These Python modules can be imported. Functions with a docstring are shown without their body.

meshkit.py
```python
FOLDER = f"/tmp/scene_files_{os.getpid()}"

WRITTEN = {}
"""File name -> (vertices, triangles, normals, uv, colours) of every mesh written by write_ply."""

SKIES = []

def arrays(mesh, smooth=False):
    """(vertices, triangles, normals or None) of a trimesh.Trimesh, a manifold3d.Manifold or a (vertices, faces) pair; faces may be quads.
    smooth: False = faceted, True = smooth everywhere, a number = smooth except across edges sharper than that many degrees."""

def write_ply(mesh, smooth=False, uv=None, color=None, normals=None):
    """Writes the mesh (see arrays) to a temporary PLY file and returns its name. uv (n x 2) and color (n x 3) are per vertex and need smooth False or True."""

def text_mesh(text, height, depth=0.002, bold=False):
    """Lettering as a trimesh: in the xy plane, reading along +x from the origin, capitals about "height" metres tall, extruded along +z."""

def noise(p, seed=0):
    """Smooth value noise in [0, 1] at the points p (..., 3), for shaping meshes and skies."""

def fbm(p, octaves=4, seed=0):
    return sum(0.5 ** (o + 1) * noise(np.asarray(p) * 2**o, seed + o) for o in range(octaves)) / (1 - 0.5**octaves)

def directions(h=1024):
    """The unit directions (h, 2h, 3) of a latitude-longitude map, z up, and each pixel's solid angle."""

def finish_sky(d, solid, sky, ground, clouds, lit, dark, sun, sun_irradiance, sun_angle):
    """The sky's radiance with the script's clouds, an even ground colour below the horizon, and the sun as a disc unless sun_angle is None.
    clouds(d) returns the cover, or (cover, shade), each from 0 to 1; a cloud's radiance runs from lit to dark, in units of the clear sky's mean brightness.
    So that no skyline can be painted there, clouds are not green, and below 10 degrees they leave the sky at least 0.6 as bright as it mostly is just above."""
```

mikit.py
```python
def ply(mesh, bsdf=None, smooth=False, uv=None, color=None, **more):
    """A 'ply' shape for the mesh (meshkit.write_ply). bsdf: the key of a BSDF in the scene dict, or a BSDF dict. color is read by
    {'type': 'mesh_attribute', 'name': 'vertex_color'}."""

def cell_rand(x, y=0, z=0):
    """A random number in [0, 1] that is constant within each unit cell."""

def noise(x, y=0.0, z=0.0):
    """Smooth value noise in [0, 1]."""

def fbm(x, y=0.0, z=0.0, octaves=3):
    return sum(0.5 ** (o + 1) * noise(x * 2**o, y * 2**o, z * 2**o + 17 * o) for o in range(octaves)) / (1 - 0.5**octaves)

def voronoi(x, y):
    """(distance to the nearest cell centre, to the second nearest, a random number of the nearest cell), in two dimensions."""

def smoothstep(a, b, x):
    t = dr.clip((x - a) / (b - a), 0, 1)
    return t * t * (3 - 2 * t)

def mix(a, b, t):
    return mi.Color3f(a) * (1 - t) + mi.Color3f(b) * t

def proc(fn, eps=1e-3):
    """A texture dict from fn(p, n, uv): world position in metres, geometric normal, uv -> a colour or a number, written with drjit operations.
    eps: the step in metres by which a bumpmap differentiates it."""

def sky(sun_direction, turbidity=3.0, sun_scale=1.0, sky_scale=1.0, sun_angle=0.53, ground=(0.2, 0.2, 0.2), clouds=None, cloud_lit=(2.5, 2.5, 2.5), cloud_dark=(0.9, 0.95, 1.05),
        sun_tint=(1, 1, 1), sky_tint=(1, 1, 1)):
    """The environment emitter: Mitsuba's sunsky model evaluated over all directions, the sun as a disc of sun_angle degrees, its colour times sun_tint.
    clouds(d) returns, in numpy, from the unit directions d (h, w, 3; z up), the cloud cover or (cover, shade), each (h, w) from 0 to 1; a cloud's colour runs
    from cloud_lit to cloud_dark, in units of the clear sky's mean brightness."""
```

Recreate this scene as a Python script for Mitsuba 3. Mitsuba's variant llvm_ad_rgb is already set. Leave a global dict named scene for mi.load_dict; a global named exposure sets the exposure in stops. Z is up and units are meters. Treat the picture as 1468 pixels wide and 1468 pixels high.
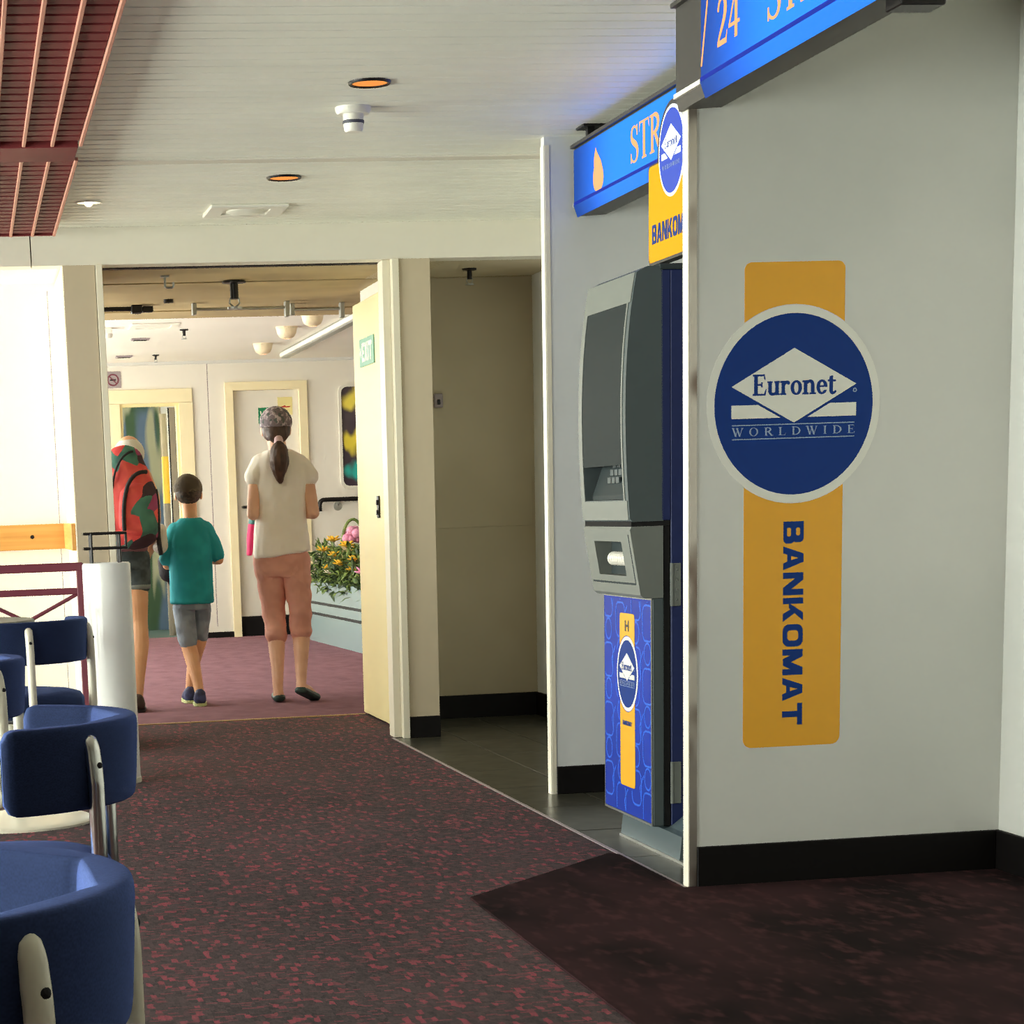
import math, random
import numpy as np
import trimesh
import drjit as dr
import mitsuba as mi
import mikit
import meshkit
import manifold3d as m3
from mikit import proc, noise, fbm, voronoi, cell_rand, smoothstep, mix
from shapely import affinity
from shapely.geometry import Polygon, Point, LineString, box as sbox
from shapely.ops import unary_union

T = mi.ScalarTransform4f
scene, labels = {}, {}
random.seed(7)

# ------------------------------------------------------------------ camera, exposure
CAM = np.array([0.0, 0.0, 1.1])
RIGHT = np.array([0.98889426, -0.14438762, -0.0352187])
DOWN = np.array([-0.06222493, -0.18703946, -0.98037967])
FWD = np.array([0.1349674, 0.97168331, -0.19394676])
FOCAL = 3150.0                                      # pixels of the 1468 x 1468 picture
scene['camera'] = {
    'type': 'perspective', 'fov_axis': 'x', 'fov': 2 * math.degrees(math.atan(734 / FOCAL)),
    'principal_point_offset_x': (734 - 424.49) / 1468, 'principal_point_offset_y': (734 - 1354.21) / 1468,
    'near_clip': 0.05, 'far_clip': 100.0,
    'to_world': T().look_at(origin=CAM.tolist(), target=(CAM + FWD).tolist(), up=(-DOWN).tolist()),
}
exposure = 0.25
# daylight behind the frosted panes (radiance per pane), lamps
LOUNGE_DAY = (12.0, 12.8, 11.8)
LANDING_DAY = (5.2, 5.1, 4.5)
HALL_DAY = (5.8, 5.8, 5.3)
DOWNLIGHT = (0.75, 0.25, 0.05)
SIGN_BLUE = (0.008, 0.25, 1.25)


def srgb(r, g, b):
    c = np.array([r, g, b], float) / 255
    return np.where(c < 0.04045, c / 12.92, ((c + 0.055) / 1.055) ** 2.4).tolist()


# ------------------------------------------------------------------ materials
def mat(key, color, rough=0.6, metal=0.0, spec=0.5, bump=None, **more):
    d = {'type': 'principled', 'base_color': color if isinstance(color, dict) else {'type': 'rgb', 'value': list(color)},
         'roughness': rough, 'metallic': metal, 'specular': spec, **more}
    if bump:
        d = {'type': 'bumpmap', 'arbitrary': bump[0], 'scale': bump[1], 'bsdf': d}
    scene[key] = {'type': 'twosided', 'bsdf': d}
    return key


def two(a, b, sx, sy=None, sz=None, octv=3, lo=0.35, hi=0.65):
    """A colour texture: two tones mixed by noise."""
    sy, sz = sy or sx, sz or sx
    return proc(lambda p, n, uv: mix(a, b, smoothstep(lo, hi, fbm(p.x * sx, p.y * sy, p.z * sz, octv))))


mat('paint_white', two(srgb(209, 210, 204), srgb(216, 216, 210), 1.5), 0.5)
mat('paint_panel', srgb(212, 213, 210), 0.4)
mat('paint_cream', two(srgb(218, 213, 196), srgb(224, 219, 204), 0.8), 0.45)
mat('paint_tan', two(srgb(186, 172, 145), srgb(192, 178, 152), 0.8), 0.45)
mat('paint_trim', srgb(226, 219, 196), 0.35)
mat('paint_beige', two(srgb(178, 166, 138), srgb(186, 174, 147), 2.0), 0.6)
mat('paint_bright', srgb(236, 232, 216), 0.55)
mat('paint_hall', two(srgb(224, 220, 206), srgb(230, 226, 213), 0.7), 0.5)
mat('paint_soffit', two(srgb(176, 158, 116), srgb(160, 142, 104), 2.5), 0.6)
mat('paint_yellow', srgb(236, 222, 166), 0.4)
mat('frame_yellow', srgb(240, 228, 186), 0.4)
mat('plank_cream', two(srgb(238, 238, 222), srgb(233, 233, 217), 0.5, 6.0), 0.45)
mat('ceiling_dark', srgb(90, 86, 72), 0.8)
mat('plank_maroon', two(srgb(118, 52, 54), srgb(104, 46, 48), 3.0), 0.55, spec=0.12)
mat('bar_pink', srgb(196, 136, 116), 0.5, spec=0.2)
mat('black_base', srgb(13, 10, 10), 0.5, spec=0.2)
mat('maroon_metal', srgb(108, 48, 62), 0.4)
mat('wood', proc(lambda p, n, uv: mix(srgb(196, 138, 66), srgb(222, 168, 94), fbm(p.x * 3, p.y * 3, p.z * 60, 3))), 0.4)
mat('black_metal', srgb(24, 22, 22), 0.35, 0.3)
mat('white_gloss', srgb(236, 237, 230), 0.16)
mat('cream_tube', srgb(222, 218, 196), 0.25)
mat('chrome', srgb(214, 214, 208), 0.12, 1.0)
mat('steel_edge', two(srgb(196, 188, 178), srgb(120, 104, 94), 9.0, 9.0, 5.0, 3, 0.5, 0.72), 0.28, 0.85)
mat('steel', srgb(176, 180, 176), 0.35, 0.8)
mat('edge_white', srgb(240, 236, 216), 0.4)
mat('hole', srgb(8, 8, 8), 0.8)
mat('plastic_grey', srgb(82, 92, 93), 0.5, spec=0.3)
mat('plastic_light', srgb(122, 127, 121), 0.45, spec=0.3)
mat('plastic_dark', srgb(56, 64, 65), 0.6, spec=0.15)
mat('screen_dark', srgb(42, 50, 51), 0.6, spec=0.12)
mat('cabinet_blue', srgb(20, 36, 88), 0.55)
mat('plinth_slate', srgb(78, 92, 96), 0.3)
mat('print_yellow', srgb(236, 170, 40), 0.4)
mat('print_blue', srgb(22, 56, 128), 0.5, spec=0.15)
mat('print_white', srgb(232, 232, 222), 0.4)
mat('print_pale', srgb(140, 160, 190), 0.4)
mat('poster_blue', two(srgb(28, 62, 176), srgb(24, 52, 154), 2.0), 0.45, spec=0.2)
mat('poster_line', srgb(50, 104, 214), 0.45, spec=0.2)
mat('box_dark', srgb(58, 56, 52), 0.5)
mat('sign_blue', srgb(24, 50, 120), 0.7, spec=0.15)
mat('groove_blue', srgb(16, 40, 150), 0.7, spec=0.15)
mat('white_plastic', srgb(226, 224, 210), 0.35)
mat('grey_plastic', srgb(70, 70, 80), 0.5)
mat('orange_glass', srgb(170, 80, 36), 0.6, spec=0.15)
mat('glow_yellow', srgb(150, 92, 8), 0.6, spec=0.12)
mat('brass', srgb(190, 160, 110), 0.4, 0.6)
mat('planter_blue', srgb(132, 152, 154), 0.28)
mat('stripe_black', srgb(30, 36, 38), 0.5)
mat('leaf_a', two(srgb(70, 96, 44), srgb(120, 140, 70), 25.0), 0.6)
mat('leaf_b', two(srgb(40, 60, 34), srgb(70, 90, 44), 25.0), 0.6)
mat('petal_yellow', srgb(224, 178, 48), 0.6)
mat('petal_pink', srgb(222, 150, 180), 0.6)
mat('petal_white', srgb(228, 222, 200), 0.6)
mat('wicker', srgb(150, 130, 90), 0.7)
mat('green_sign', srgb(24, 120, 78), 0.4)
mat('green_sign_pale', srgb(104, 170, 140), 0.4)
mat('grey_sign', srgb(150, 138, 140), 0.4)
mat('yellow_sign', srgb(226, 214, 150), 0.4)
mat('red_ink', srgb(176, 70, 50), 0.5)
mat('lamp_cream', srgb(238, 222, 186), 0.35)
mat('mural', proc(lambda p, n, uv: mix(mix(srgb(96, 120, 150), srgb(66, 96, 70), smoothstep(0.45, 0.6, fbm(p.x * 7, p.y * 7, p.z * 1.6 + 5, 2))),
                                      srgb(186, 188, 160), smoothstep(0.56, 0.68, fbm(p.x * 9 + 3, p.y * 9, p.z * 1.3, 2)))), 0.5)
mat('dark_floor', srgb(66, 84, 80), 0.5)
mat('grey_metal', srgb(130, 124, 112), 0.4)
mat('yellow_paint', srgb(240, 200, 60), 0.4)


def poster_tone(p, n, uv):
    def burst(cx, cz, r):
        d = dr.sqrt(dr.square((p.x - cx) / 1.3) + dr.square(p.z - cz))
        return smoothstep(r, r * 0.25, d + 0.12 * (noise(p.x * 22, 3, p.z * 9) - 0.5))
    c = mix(srgb(40, 26, 50), srgb(84, 74, 78), fbm(p.x * 9, 1, p.z * 5, 3))
    c = mix(c, srgb(238, 222, 90), burst(3.44, 2.03, 0.13))
    c = mix(c, srgb(232, 214, 70), burst(3.44, 1.69, 0.12))
    c = mix(c, srgb(40, 170, 160), burst(3.45, 1.40, 0.10))
    return c


mat('night_picture', proc(poster_tone), 0.25)


def carpet_tone(p, n, uv):
    wx = p.x + 0.007 * (noise(p.x * 90, p.y * 40) - 0.5)
    wy = p.y + 0.03 * (noise(p.x * 70 + 9, p.y * 26) - 0.5)
    row = dr.floor(p.y / 0.011)
    col = dr.floor(wx / 0.0145)
    a = cell_rand(col, dr.floor((wy + 0.02 * cell_rand(col, 4)) / 0.034), 1)
    b = cell_rand(dr.floor((wx + 0.013 * cell_rand(row, 3)) / 0.024), row, 5)
    c = cell_rand(dr.floor(wx / 0.012), dr.floor(wy / 0.026), 7)
    fine = noise(p.x * 300, p.y * 130)
    dot = dr.maximum(0.9 * smoothstep(0.84, 0.95, a), 0.5 * smoothstep(0.86, 0.93, b))
    base = mix(srgb(45, 44, 45), srgb(84, 70, 71), 0.45 * c + 0.2 * noise(p.x * 3.1, p.y * 2.3) + 0.35 * fine)
    return mix(base, srgb(138, 66, 76), dot * (0.55 + 0.45 * fine))


mat('carpet', proc(carpet_tone), 0.95, spec=0.15)
mat('carpet_hall', proc(lambda p, n, uv: mix(srgb(98, 70, 78), srgb(120, 88, 96), fbm(p.x * 14, p.y * 9, 0, 3))), 0.95, spec=0.15)
mat('mat_fibre', proc(lambda p, n, uv: mix(mix(srgb(24, 17, 18), srgb(46, 29, 31), smoothstep(0.25, 0.8, fbm(p.x * 4.5, p.y * 2.6, 0, 4))),
                                           srgb(64, 38, 40), 0.8 * smoothstep(0.45, 0.95, fbm(p.x * 34, p.y * 14, 3, 3)))), 0.95, spec=0.1)
mat('tile_dark', proc(lambda p, n, uv: mix(srgb(48, 48, 41), srgb(60, 59, 50), fbm(p.x * 18, p.y * 18, 0, 3))), 0.26, spec=0.35)
mat('tile_joint', srgb(104, 100, 88), 0.8)


def fabric(key, c1, c2):
    mat(key, proc(lambda p, n, uv: mix(c1, c2, noise(p.x * 420, p.y * 420, p.z * 420))), 0.85, spec=0.2, sheen=1.7, sheen_tint=0.85)


fabric('fabric_blue', srgb(20, 31, 58), srgb(28, 41, 74))
fabric('fabric_welt', srgb(42, 66, 128), srgb(52, 80, 146))
mat('skin', two(srgb(218, 172, 144), srgb(224, 180, 152), 12.0), 0.5)
mat('skin_tan', two(srgb(214, 162, 122), srgb(220, 170, 130), 12.0), 0.5)
mat('lip', srgb(176, 96, 84), 0.5)
mat('eye', srgb(240, 240, 236), 0.3)
mat('iris', srgb(60, 44, 34), 0.3)
mat('hair_brown', proc(lambda p, n, uv: mix(srgb(40, 28, 24), srgb(88, 62, 48), noise(p.x * 90, p.y * 90, p.z * 10))), 0.5)
mat('hair_dark', two(srgb(44, 36, 28), srgb(70, 58, 44), 60.0), 0.6)
mat('cap_pattern', proc(lambda p, n, uv: mix(mix(srgb(116, 106, 112), srgb(182, 172, 176), smoothstep(0.4, 0.62, fbm(p.x * 60, p.y * 60, p.z * 40, 2))),
                                             srgb(84, 92, 90), smoothstep(0.58, 0.7, fbm(p.x * 50 + 7, p.y * 50, p.z * 36, 2)))), 0.8)
mat('cap_olive', two(srgb(104, 96, 78), srgb(70, 62, 50), 14.0), 0.85)
mat('shirt_cream', two(srgb(242, 241, 230), srgb(246, 245, 236), 8.0), 0.8)
mat('shirt_teal', two(srgb(30, 150, 158), srgb(26, 138, 148), 10.0), 0.8)
mat('shirt_grey', srgb(120, 84, 92), 0.8)
mat('trousers_pink', two(srgb(216, 162, 146), srgb(204, 148, 132), 9.0), 0.8)
mat('shorts_denim', two(srgb(136, 150, 162), srgb(112, 126, 140), 14.0), 0.8)
mat('shorts_dark', two(srgb(52, 64, 68), srgb(76, 88, 92), 18.0), 0.8)
mat('denim_hem', srgb(120, 128, 126), 0.8)
mat('shoe_navy', two(srgb(56, 66, 110), srgb(40, 46, 80), 20.0), 0.6)
mat('shoe_sole', srgb(196, 206, 150), 0.6)
mat('shoe_dark', two(srgb(28, 44, 42), srgb(44, 70, 66), 30.0), 0.5)
mat('shoe_brown', srgb(58, 42, 36), 0.6)
mat('hair_tie', srgb(212, 184, 190), 0.7)
mat('cloth_pink', srgb(206, 44, 100), 0.8)
mat('cloth_teal', srgb(70, 120, 120), 0.8)
mat('cloth_white', srgb(214, 214, 204), 0.8)
mat('strap_black', srgb(22, 20, 24), 0.7)


def pack_tone(p, n, uv):
    d, e, r = voronoi(p.x * 12 + 1.5 * noise(p.z * 9, 2) + 0.4, p.z * 9.5 + 1.2 * noise(p.x * 11, 5) + 0.3)
    c = mix(srgb(206, 66, 70), srgb(222, 96, 84), noise(p.x * 30, p.z * 30))
    c = dr.select(r < 0.26, mix(srgb(46, 92, 84), srgb(76, 130, 112), noise(p.x * 25, p.z * 25)), c)
    c = dr.select((r > 0.26) & (r < 0.48), mi.Color3f(srgb(150, 60, 104)), c)
    c = dr.select(r > 0.80, mi.Color3f(srgb(58, 38, 48)), c)
    return c


mat('pack_print', proc(pack_tone), 0.75)


# ------------------------------------------------------------------ helpers
def put(key, mesh, bsdf, smooth=False, **more):
    if key in scene:
        n = 1
        while f'{key}_{n:03d}' in scene:
            n += 1
        key = f'{key}_{n:03d}'
    scene[key] = mikit.ply(mesh, bsdf, smooth, **more)
    return key


def lab(key, label=None, category=None, group=None, kind=None):
    d = {}
    for k, v in (('label', label), ('category', category), ('group', group), ('kind', kind)):
        if v:
            d[k] = v
    labels[key] = d
    return key


def struct(key, label=None):
    return lab(key, label, None, None, 'structure')


def cat(*ms):
    return trimesh.util.concatenate([m for m in ms])


def tri(m):
    me = m.to_mesh()
    return trimesh.Trimesh(np.array(me.vert_properties[:, :3], float), np.array(me.tri_verts), process=False)


def man(t):
    return m3.Manifold(m3.Mesh(np.asarray(t.vertices, np.float32), np.asarray(t.faces, np.uint32)))


def box(x0, x1, y0, y1, z0, z1, c=0.0):
    """A box, its edges chamfered by c."""
    if c <= 0:
        b = trimesh.creation.box((x1 - x0, y1 - y0, z1 - z0))
        b.apply_translation(((x0 + x1) / 2, (y0 + y1) / 2, (z0 + z1) / 2))
        return b
    pts = []
    for sx, a in ((1, x0), (-1, x1)):
        for sy, b in ((1, y0), (-1, y1)):
            for sz, d in ((1, z0), (-1, z1)):
                pts += [(a, b + sy * c, d + sz * c), (a + sx * c, b, d + sz * c), (a + sx * c, b + sy * c, d)]
    return trimesh.convex.convex_hull(np.array(pts))


def tube(pts, r, n=12, closed=False, caps=True):
    """A round tube along the points; r a number or one per point."""
    P = np.array(pts, float)
    k = len(P)
    R = np.full(k, r) if np.isscalar(r) else np.array(r, float)
    if closed:
        d = np.roll(P, -1, 0) - np.roll(P, 1, 0)
    else:
        d = np.gradient(P, axis=0)
    d /= np.maximum(np.linalg.norm(d, axis=1, keepdims=True), 1e-9)
    u = np.cross(d[0], [0, 0, 1.0] if abs(d[0][2]) < 0.9 else [1.0, 0, 0])
    V, a = [], np.arange(n) * 2 * np.pi / n
    for i in range(k):
        u = u - d[i] * (u @ d[i])
        u /= np.linalg.norm(u)
        w = np.cross(d[i], u)
        V.append(P[i] + R[i] * (np.cos(a)[:, None] * u + np.sin(a)[:, None] * w))
    V, F = np.vstack(V), []
    for i in range(k if closed else k - 1):
        for j in range(n):
            p, q = i * n + j, i * n + (j + 1) % n
            s, t = ((i + 1) % k) * n + j, ((i + 1) % k) * n + (j + 1) % n
            F += [(p, q, t), (p, t, s)]
    if caps and not closed:
        V = np.vstack([V, P[:1], P[-1:]])
        c0, c1 = len(V) - 2, len(V) - 1
        for j in range(n):
            F += [(c0, (j + 1) % n, j), (c1, (k - 1) * n + j, (k - 1) * n + (j + 1) % n)]
    return trimesh.Trimesh(V, np.array(F), process=False)


def bend(pts, r, n=6):
    """Rounds the corners of a polyline with radius about r."""
    P = [np.array(p, float) for p in pts]
    out = [P[0]]
    for a, b, c in zip(P, P[1:], P[2:]):
        u, w = a - b, c - b
        q = min(r, np.linalg.norm(u) * 0.48, np.linalg.norm(w) * 0.48)
        s, e = b + u / np.linalg.norm(u) * q, b + w / np.linalg.norm(w) * q
        out += [(1 - t) ** 2 * s + 2 * t * (1 - t) * b + t * t * e for t in np.linspace(0, 1, n)]
    return np.array(out + [P[-1]])


def lathe(profile, cx=0, cy=0, cz=0, n=40):
    m = trimesh.creation.revolve(np.array(profile, float), sections=n)
    m.apply_translation((cx, cy, cz))
    return m


def ext(poly, h):
    geoms = getattr(poly, 'geoms', [poly])
    return cat(*[trimesh.creation.extrude_polygon(g, h, engine='earcut') for g in geoms if g.area > 1e-9])


def mx(rows):
    m = np.eye(4)
    m[:3] = rows
    return m


def face_y(m, x, y, z):
    """Local (right, up, out) onto a wall that faces -Y."""
    m = m.copy()
    m.apply_transform(mx([[1, 0, 0, x], [0, 0, -1, y], [0, 1, 0, z]]))
    return m


def face_x(m, x, y, z):
    """Local (right, up, out) onto a wall that faces -X (right is -Y)."""
    m = m.copy()
    m.apply_transform(mx([[0, 0, -1, x], [-1, 0, 0, y], [0, 1, 0, z]]))
    return m


def ell(cx, cy, rx, ry, n=64):
    return affinity.scale(Point(cx, cy).buffer(1.0, n // 4), rx, ry)


def rrect(x0, x1, y0, y1, r):
    return sbox(x0 + r, y0 + r, x1 - r, y1 - r).buffer(r, 8)


def sphere(x, y, z, r, sx=1, sy=1, sz=1, sub=2):
    s = trimesh.creation.icosphere(subdivisions=sub)
    s.apply_scale((r * sx, r * sy, r * sz))
    s.apply_translation((x, y, z))
    return s


# serif letters as outlines: capitals 1 high
def bez(pts, n=14):
    P = np.array(pts, float)
    t = np.linspace(0, 1, n)[:, None]
    if len(P) == 3:
        return (1 - t) ** 2 * P[0] + 2 * t * (1 - t) * P[1] + t * t * P[2]
    return (1 - t) ** 3 * P[0] + 3 * t * (1 - t) ** 2 * P[1] + 3 * t * t * (1 - t) * P[2] + t ** 3 * P[3]


def pen(pts, w):
    """A stroke whose half-width runs through the list w."""
    P = np.array(pts, float)
    ws = np.interp(np.linspace(0, 1, len(P)), np.linspace(0, 1, len(w)), w)
    parts = []
    for a, b, u, v in zip(P, P[1:], ws, ws[1:]):
        parts.append(unary_union([Point(a).buffer(u, 6), Point(b).buffer(v, 6)]).convex_hull)
    return unary_union(parts)


def stem(x, y0, y1, w=0.075, serif=(1, 1), s=0.13, t=0.028):
    g = [sbox(x - w, y0, x + w, y1)]
    if serif[0]:
        g.append(sbox(x - s - 0.02, y0, x + s + 0.02, y0 + 2 * t))
    if serif[1]:
        g.append(sbox(x - s - 0.02, y1 - 2 * t, x + s + 0.02, y1))
    return unary_union(g)


def ring(cx, cy, rx, ry, thick, thin):
    return ell(cx, cy, rx, ry).difference(ell(cx, cy, rx - 2 * thick, ry - 2 * thin))


def glyph(c):
    th, tn, X = 0.072, 0.03, 0.66
    if c == 'E':
        return unary_union([stem(0.17, 0, 1), sbox(0.17, 0, 0.66, 0.055), sbox(0.17, 0.945, 0.62, 1), sbox(0.17, 0.48, 0.5, 0.535),
                            Polygon([(0.70, 0.28), (0.66, 0), (0.56, 0.0), (0.62, 0.06)]), Polygon([(0.65, 0.76), (0.62, 1), (0.52, 1), (0.6, 0.94)]),
                            sbox(0.46, 0.4, 0.5, 0.62)]), 0.74
    if c == 'u':
        return unary_union([stem(0.15, 0.16, X, th, (0, 1), 0.1), stem(0.52, 0, X, th, (1, 1), 0.1),
                            pen(bez([(0.15, 0.2), (0.16, 0.02), (0.34, -0.02), (0.5, 0.14)]), [th, 0.06, 0.05, tn])]), 0.68
    if c == 'r':
        return unary_union([stem(0.15, 0, X, th), pen(bez([(0.2, 0.46), (0.28, 0.63), (0.36, 0.65), (0.42, 0.6)]), [tn, 0.04, 0.05]), Point(0.42, 0.57).buffer(0.07)]), 0.5
    if c == 'o':
        return ring(0.32, 0.33, 0.28, 0.345, 0.07, 0.032), 0.64
    if c == 'n':
        return unary_union([stem(0.15, 0, X, th), stem(0.53, 0, 0.48, th, (1, 0)),
                            pen(bez([(0.2, 0.5), (0.3, 0.68), (0.52, 0.7), (0.53, 0.44)]), [tn, 0.05, 0.06, th])]), 0.7
    if c == 'e':
        r = ring(0.3, 0.33, 0.27, 0.345, 0.07, 0.032).difference(sbox(0.3, 0.16, 0.7, 0.34))
        return unary_union([r, sbox(0.1, 0.34, 0.54, 0.39)]), 0.6
    if c == 't':
        return unary_union([sbox(0.1, 0.1, 0.24, 0.84), sbox(0.0, 0.6, 0.4, 0.655), Polygon([(0.0, 0.6), (0.24, 0.86), (0.24, 0.62)]),
                            pen(bez([(0.17, 0.14), (0.18, -0.02), (0.32, -0.02), (0.4, 0.1)]), [th, 0.05, 0.03])]), 0.42
    if c == 'W':
        return unary_union([pen([(0.1, 0.97), (0.34, 0.03)], [th]), pen([(0.34, 0.03), (0.54, 0.9)], [tn]), pen([(0.46, 0.97), (0.72, 0.03)], [th]),
                            pen([(0.72, 0.03), (0.96, 0.97)], [tn]), sbox(-0.03, 0.945, 0.24, 1), sbox(0.34, 0.945, 0.6, 1), sbox(0.86, 0.945, 1.06, 1)]), 1.04
    if c == 'O':
        return ring(0.44, 0.5, 0.42, 0.52, 0.075, 0.03), 0.88
    if c == 'R':
        return unary_union([stem(0.17, 0, 1), pen(bez([(0.2, 0.97), (0.72, 1.02), (0.74, 0.48), (0.2, 0.5)], 20), [tn, 0.07, 0.075, 0.07, tn]),
                            pen([(0.36, 0.5), (0.7, 0.03)], [0.06, 0.08]), sbox(0.6, 0, 0.84, 0.055)]), 0.8
    if c == 'L':
        return unary_union([stem(0.17, 0, 1), sbox(0.17, 0, 0.62, 0.055), Polygon([(0.66, 0.28), (0.62, 0), (0.52, 0), (0.58, 0.06)])]), 0.68
    if c == 'D':
        return unary_union([stem(0.17, 0, 1), pen(bez([(0.2, 0.97), (0.95, 1.0), (0.95, 0.0), (0.2, 0.03)], 24), [tn, 0.06, 0.08, 0.06, tn])]), 0.84
    if c == 'I':
        return stem(0.18, 0, 1), 0.36
    if c == 'S':
        return unary_union([pen(np.vstack([bez([(0.52, 0.8), (0.46, 1.02), (0.1, 1.02), (0.1, 0.76)]), bez([(0.1, 0.76), (0.1, 0.5), (0.56, 0.54), (0.55, 0.24)]),
                                           bez([(0.55, 0.24), (0.54, -0.04), (0.14, -0.04), (0.07, 0.2)])]), [tn, tn, 0.06, 0.09, 0.06, tn, tn]),
                            sbox(0.5, 0.7, 0.55, 0.98), sbox(0.04, 0.02, 0.09, 0.28)]), 0.62
    if c == 'T':
        return unary_union([stem(0.36, 0, 1), sbox(0.02, 0.945, 0.7, 1), Polygon([(0.0, 0.74), (0.02, 1), (0.12, 1), (0.06, 0.94)]), Polygon([(0.72, 0.74), (0.7, 1), (0.6, 1), (0.66, 0.94)])]), 0.72
    if c == '2':
        return unary_union([pen(np.vstack([bez([(0.1, 0.74), (0.12, 1.02), (0.52, 1.02), (0.5, 0.72)]), bez([(0.5, 0.72), (0.48, 0.45), (0.2, 0.3), (0.08, 0.06)])]), [0.04, 0.04, 0.08, 0.06, 0.03]),
                            sbox(0.06, 0, 0.56, 0.11), Polygon([(0.52, 0.1), (0.6, 0.26), (0.56, 0)])]), 0.64
    if c == '4':
        return unary_union([sbox(0.36, 0, 0.5, 1), pen([(0.4, 0.95), (0.06, 0.3)], [tn]), sbox(0.03, 0.25, 0.62, 0.32)]), 0.66
    if c == '/':
        return pen([(0.06, -0.15), (0.4, 1.08)], [0.035]), 0.5
    return sbox(0, 0, 0.001, 0.001), 0.4


def serif_word(word, height, depth, track=0.06, xscale=1.0, fat=0.0):
    """Lettering as one mesh, reading along +x, from x = 0; also its width."""
    x, out = 0.0, []
    for c in word:
        g, w = glyph(c)
        if c != ' ':
            out.append(affinity.translate(g, x, 0))
        x += w + track
    g = affinity.scale(unary_union(out).buffer(fat).simplify(0.004), height * xscale, height, origin=(0, 0))
    return ext(g, depth), (x - track) * height * xscale


def sans(word, height, width, depth, bold=True):
    m = meshkit.text_mesh(word, height, depth, bold)
    lo, hi = m.bounds
    m.apply_translation((-lo[0], 0, 0))
    m.apply_scale((width / (hi[0] - lo[0]), 1, 1))
    return m


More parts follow.
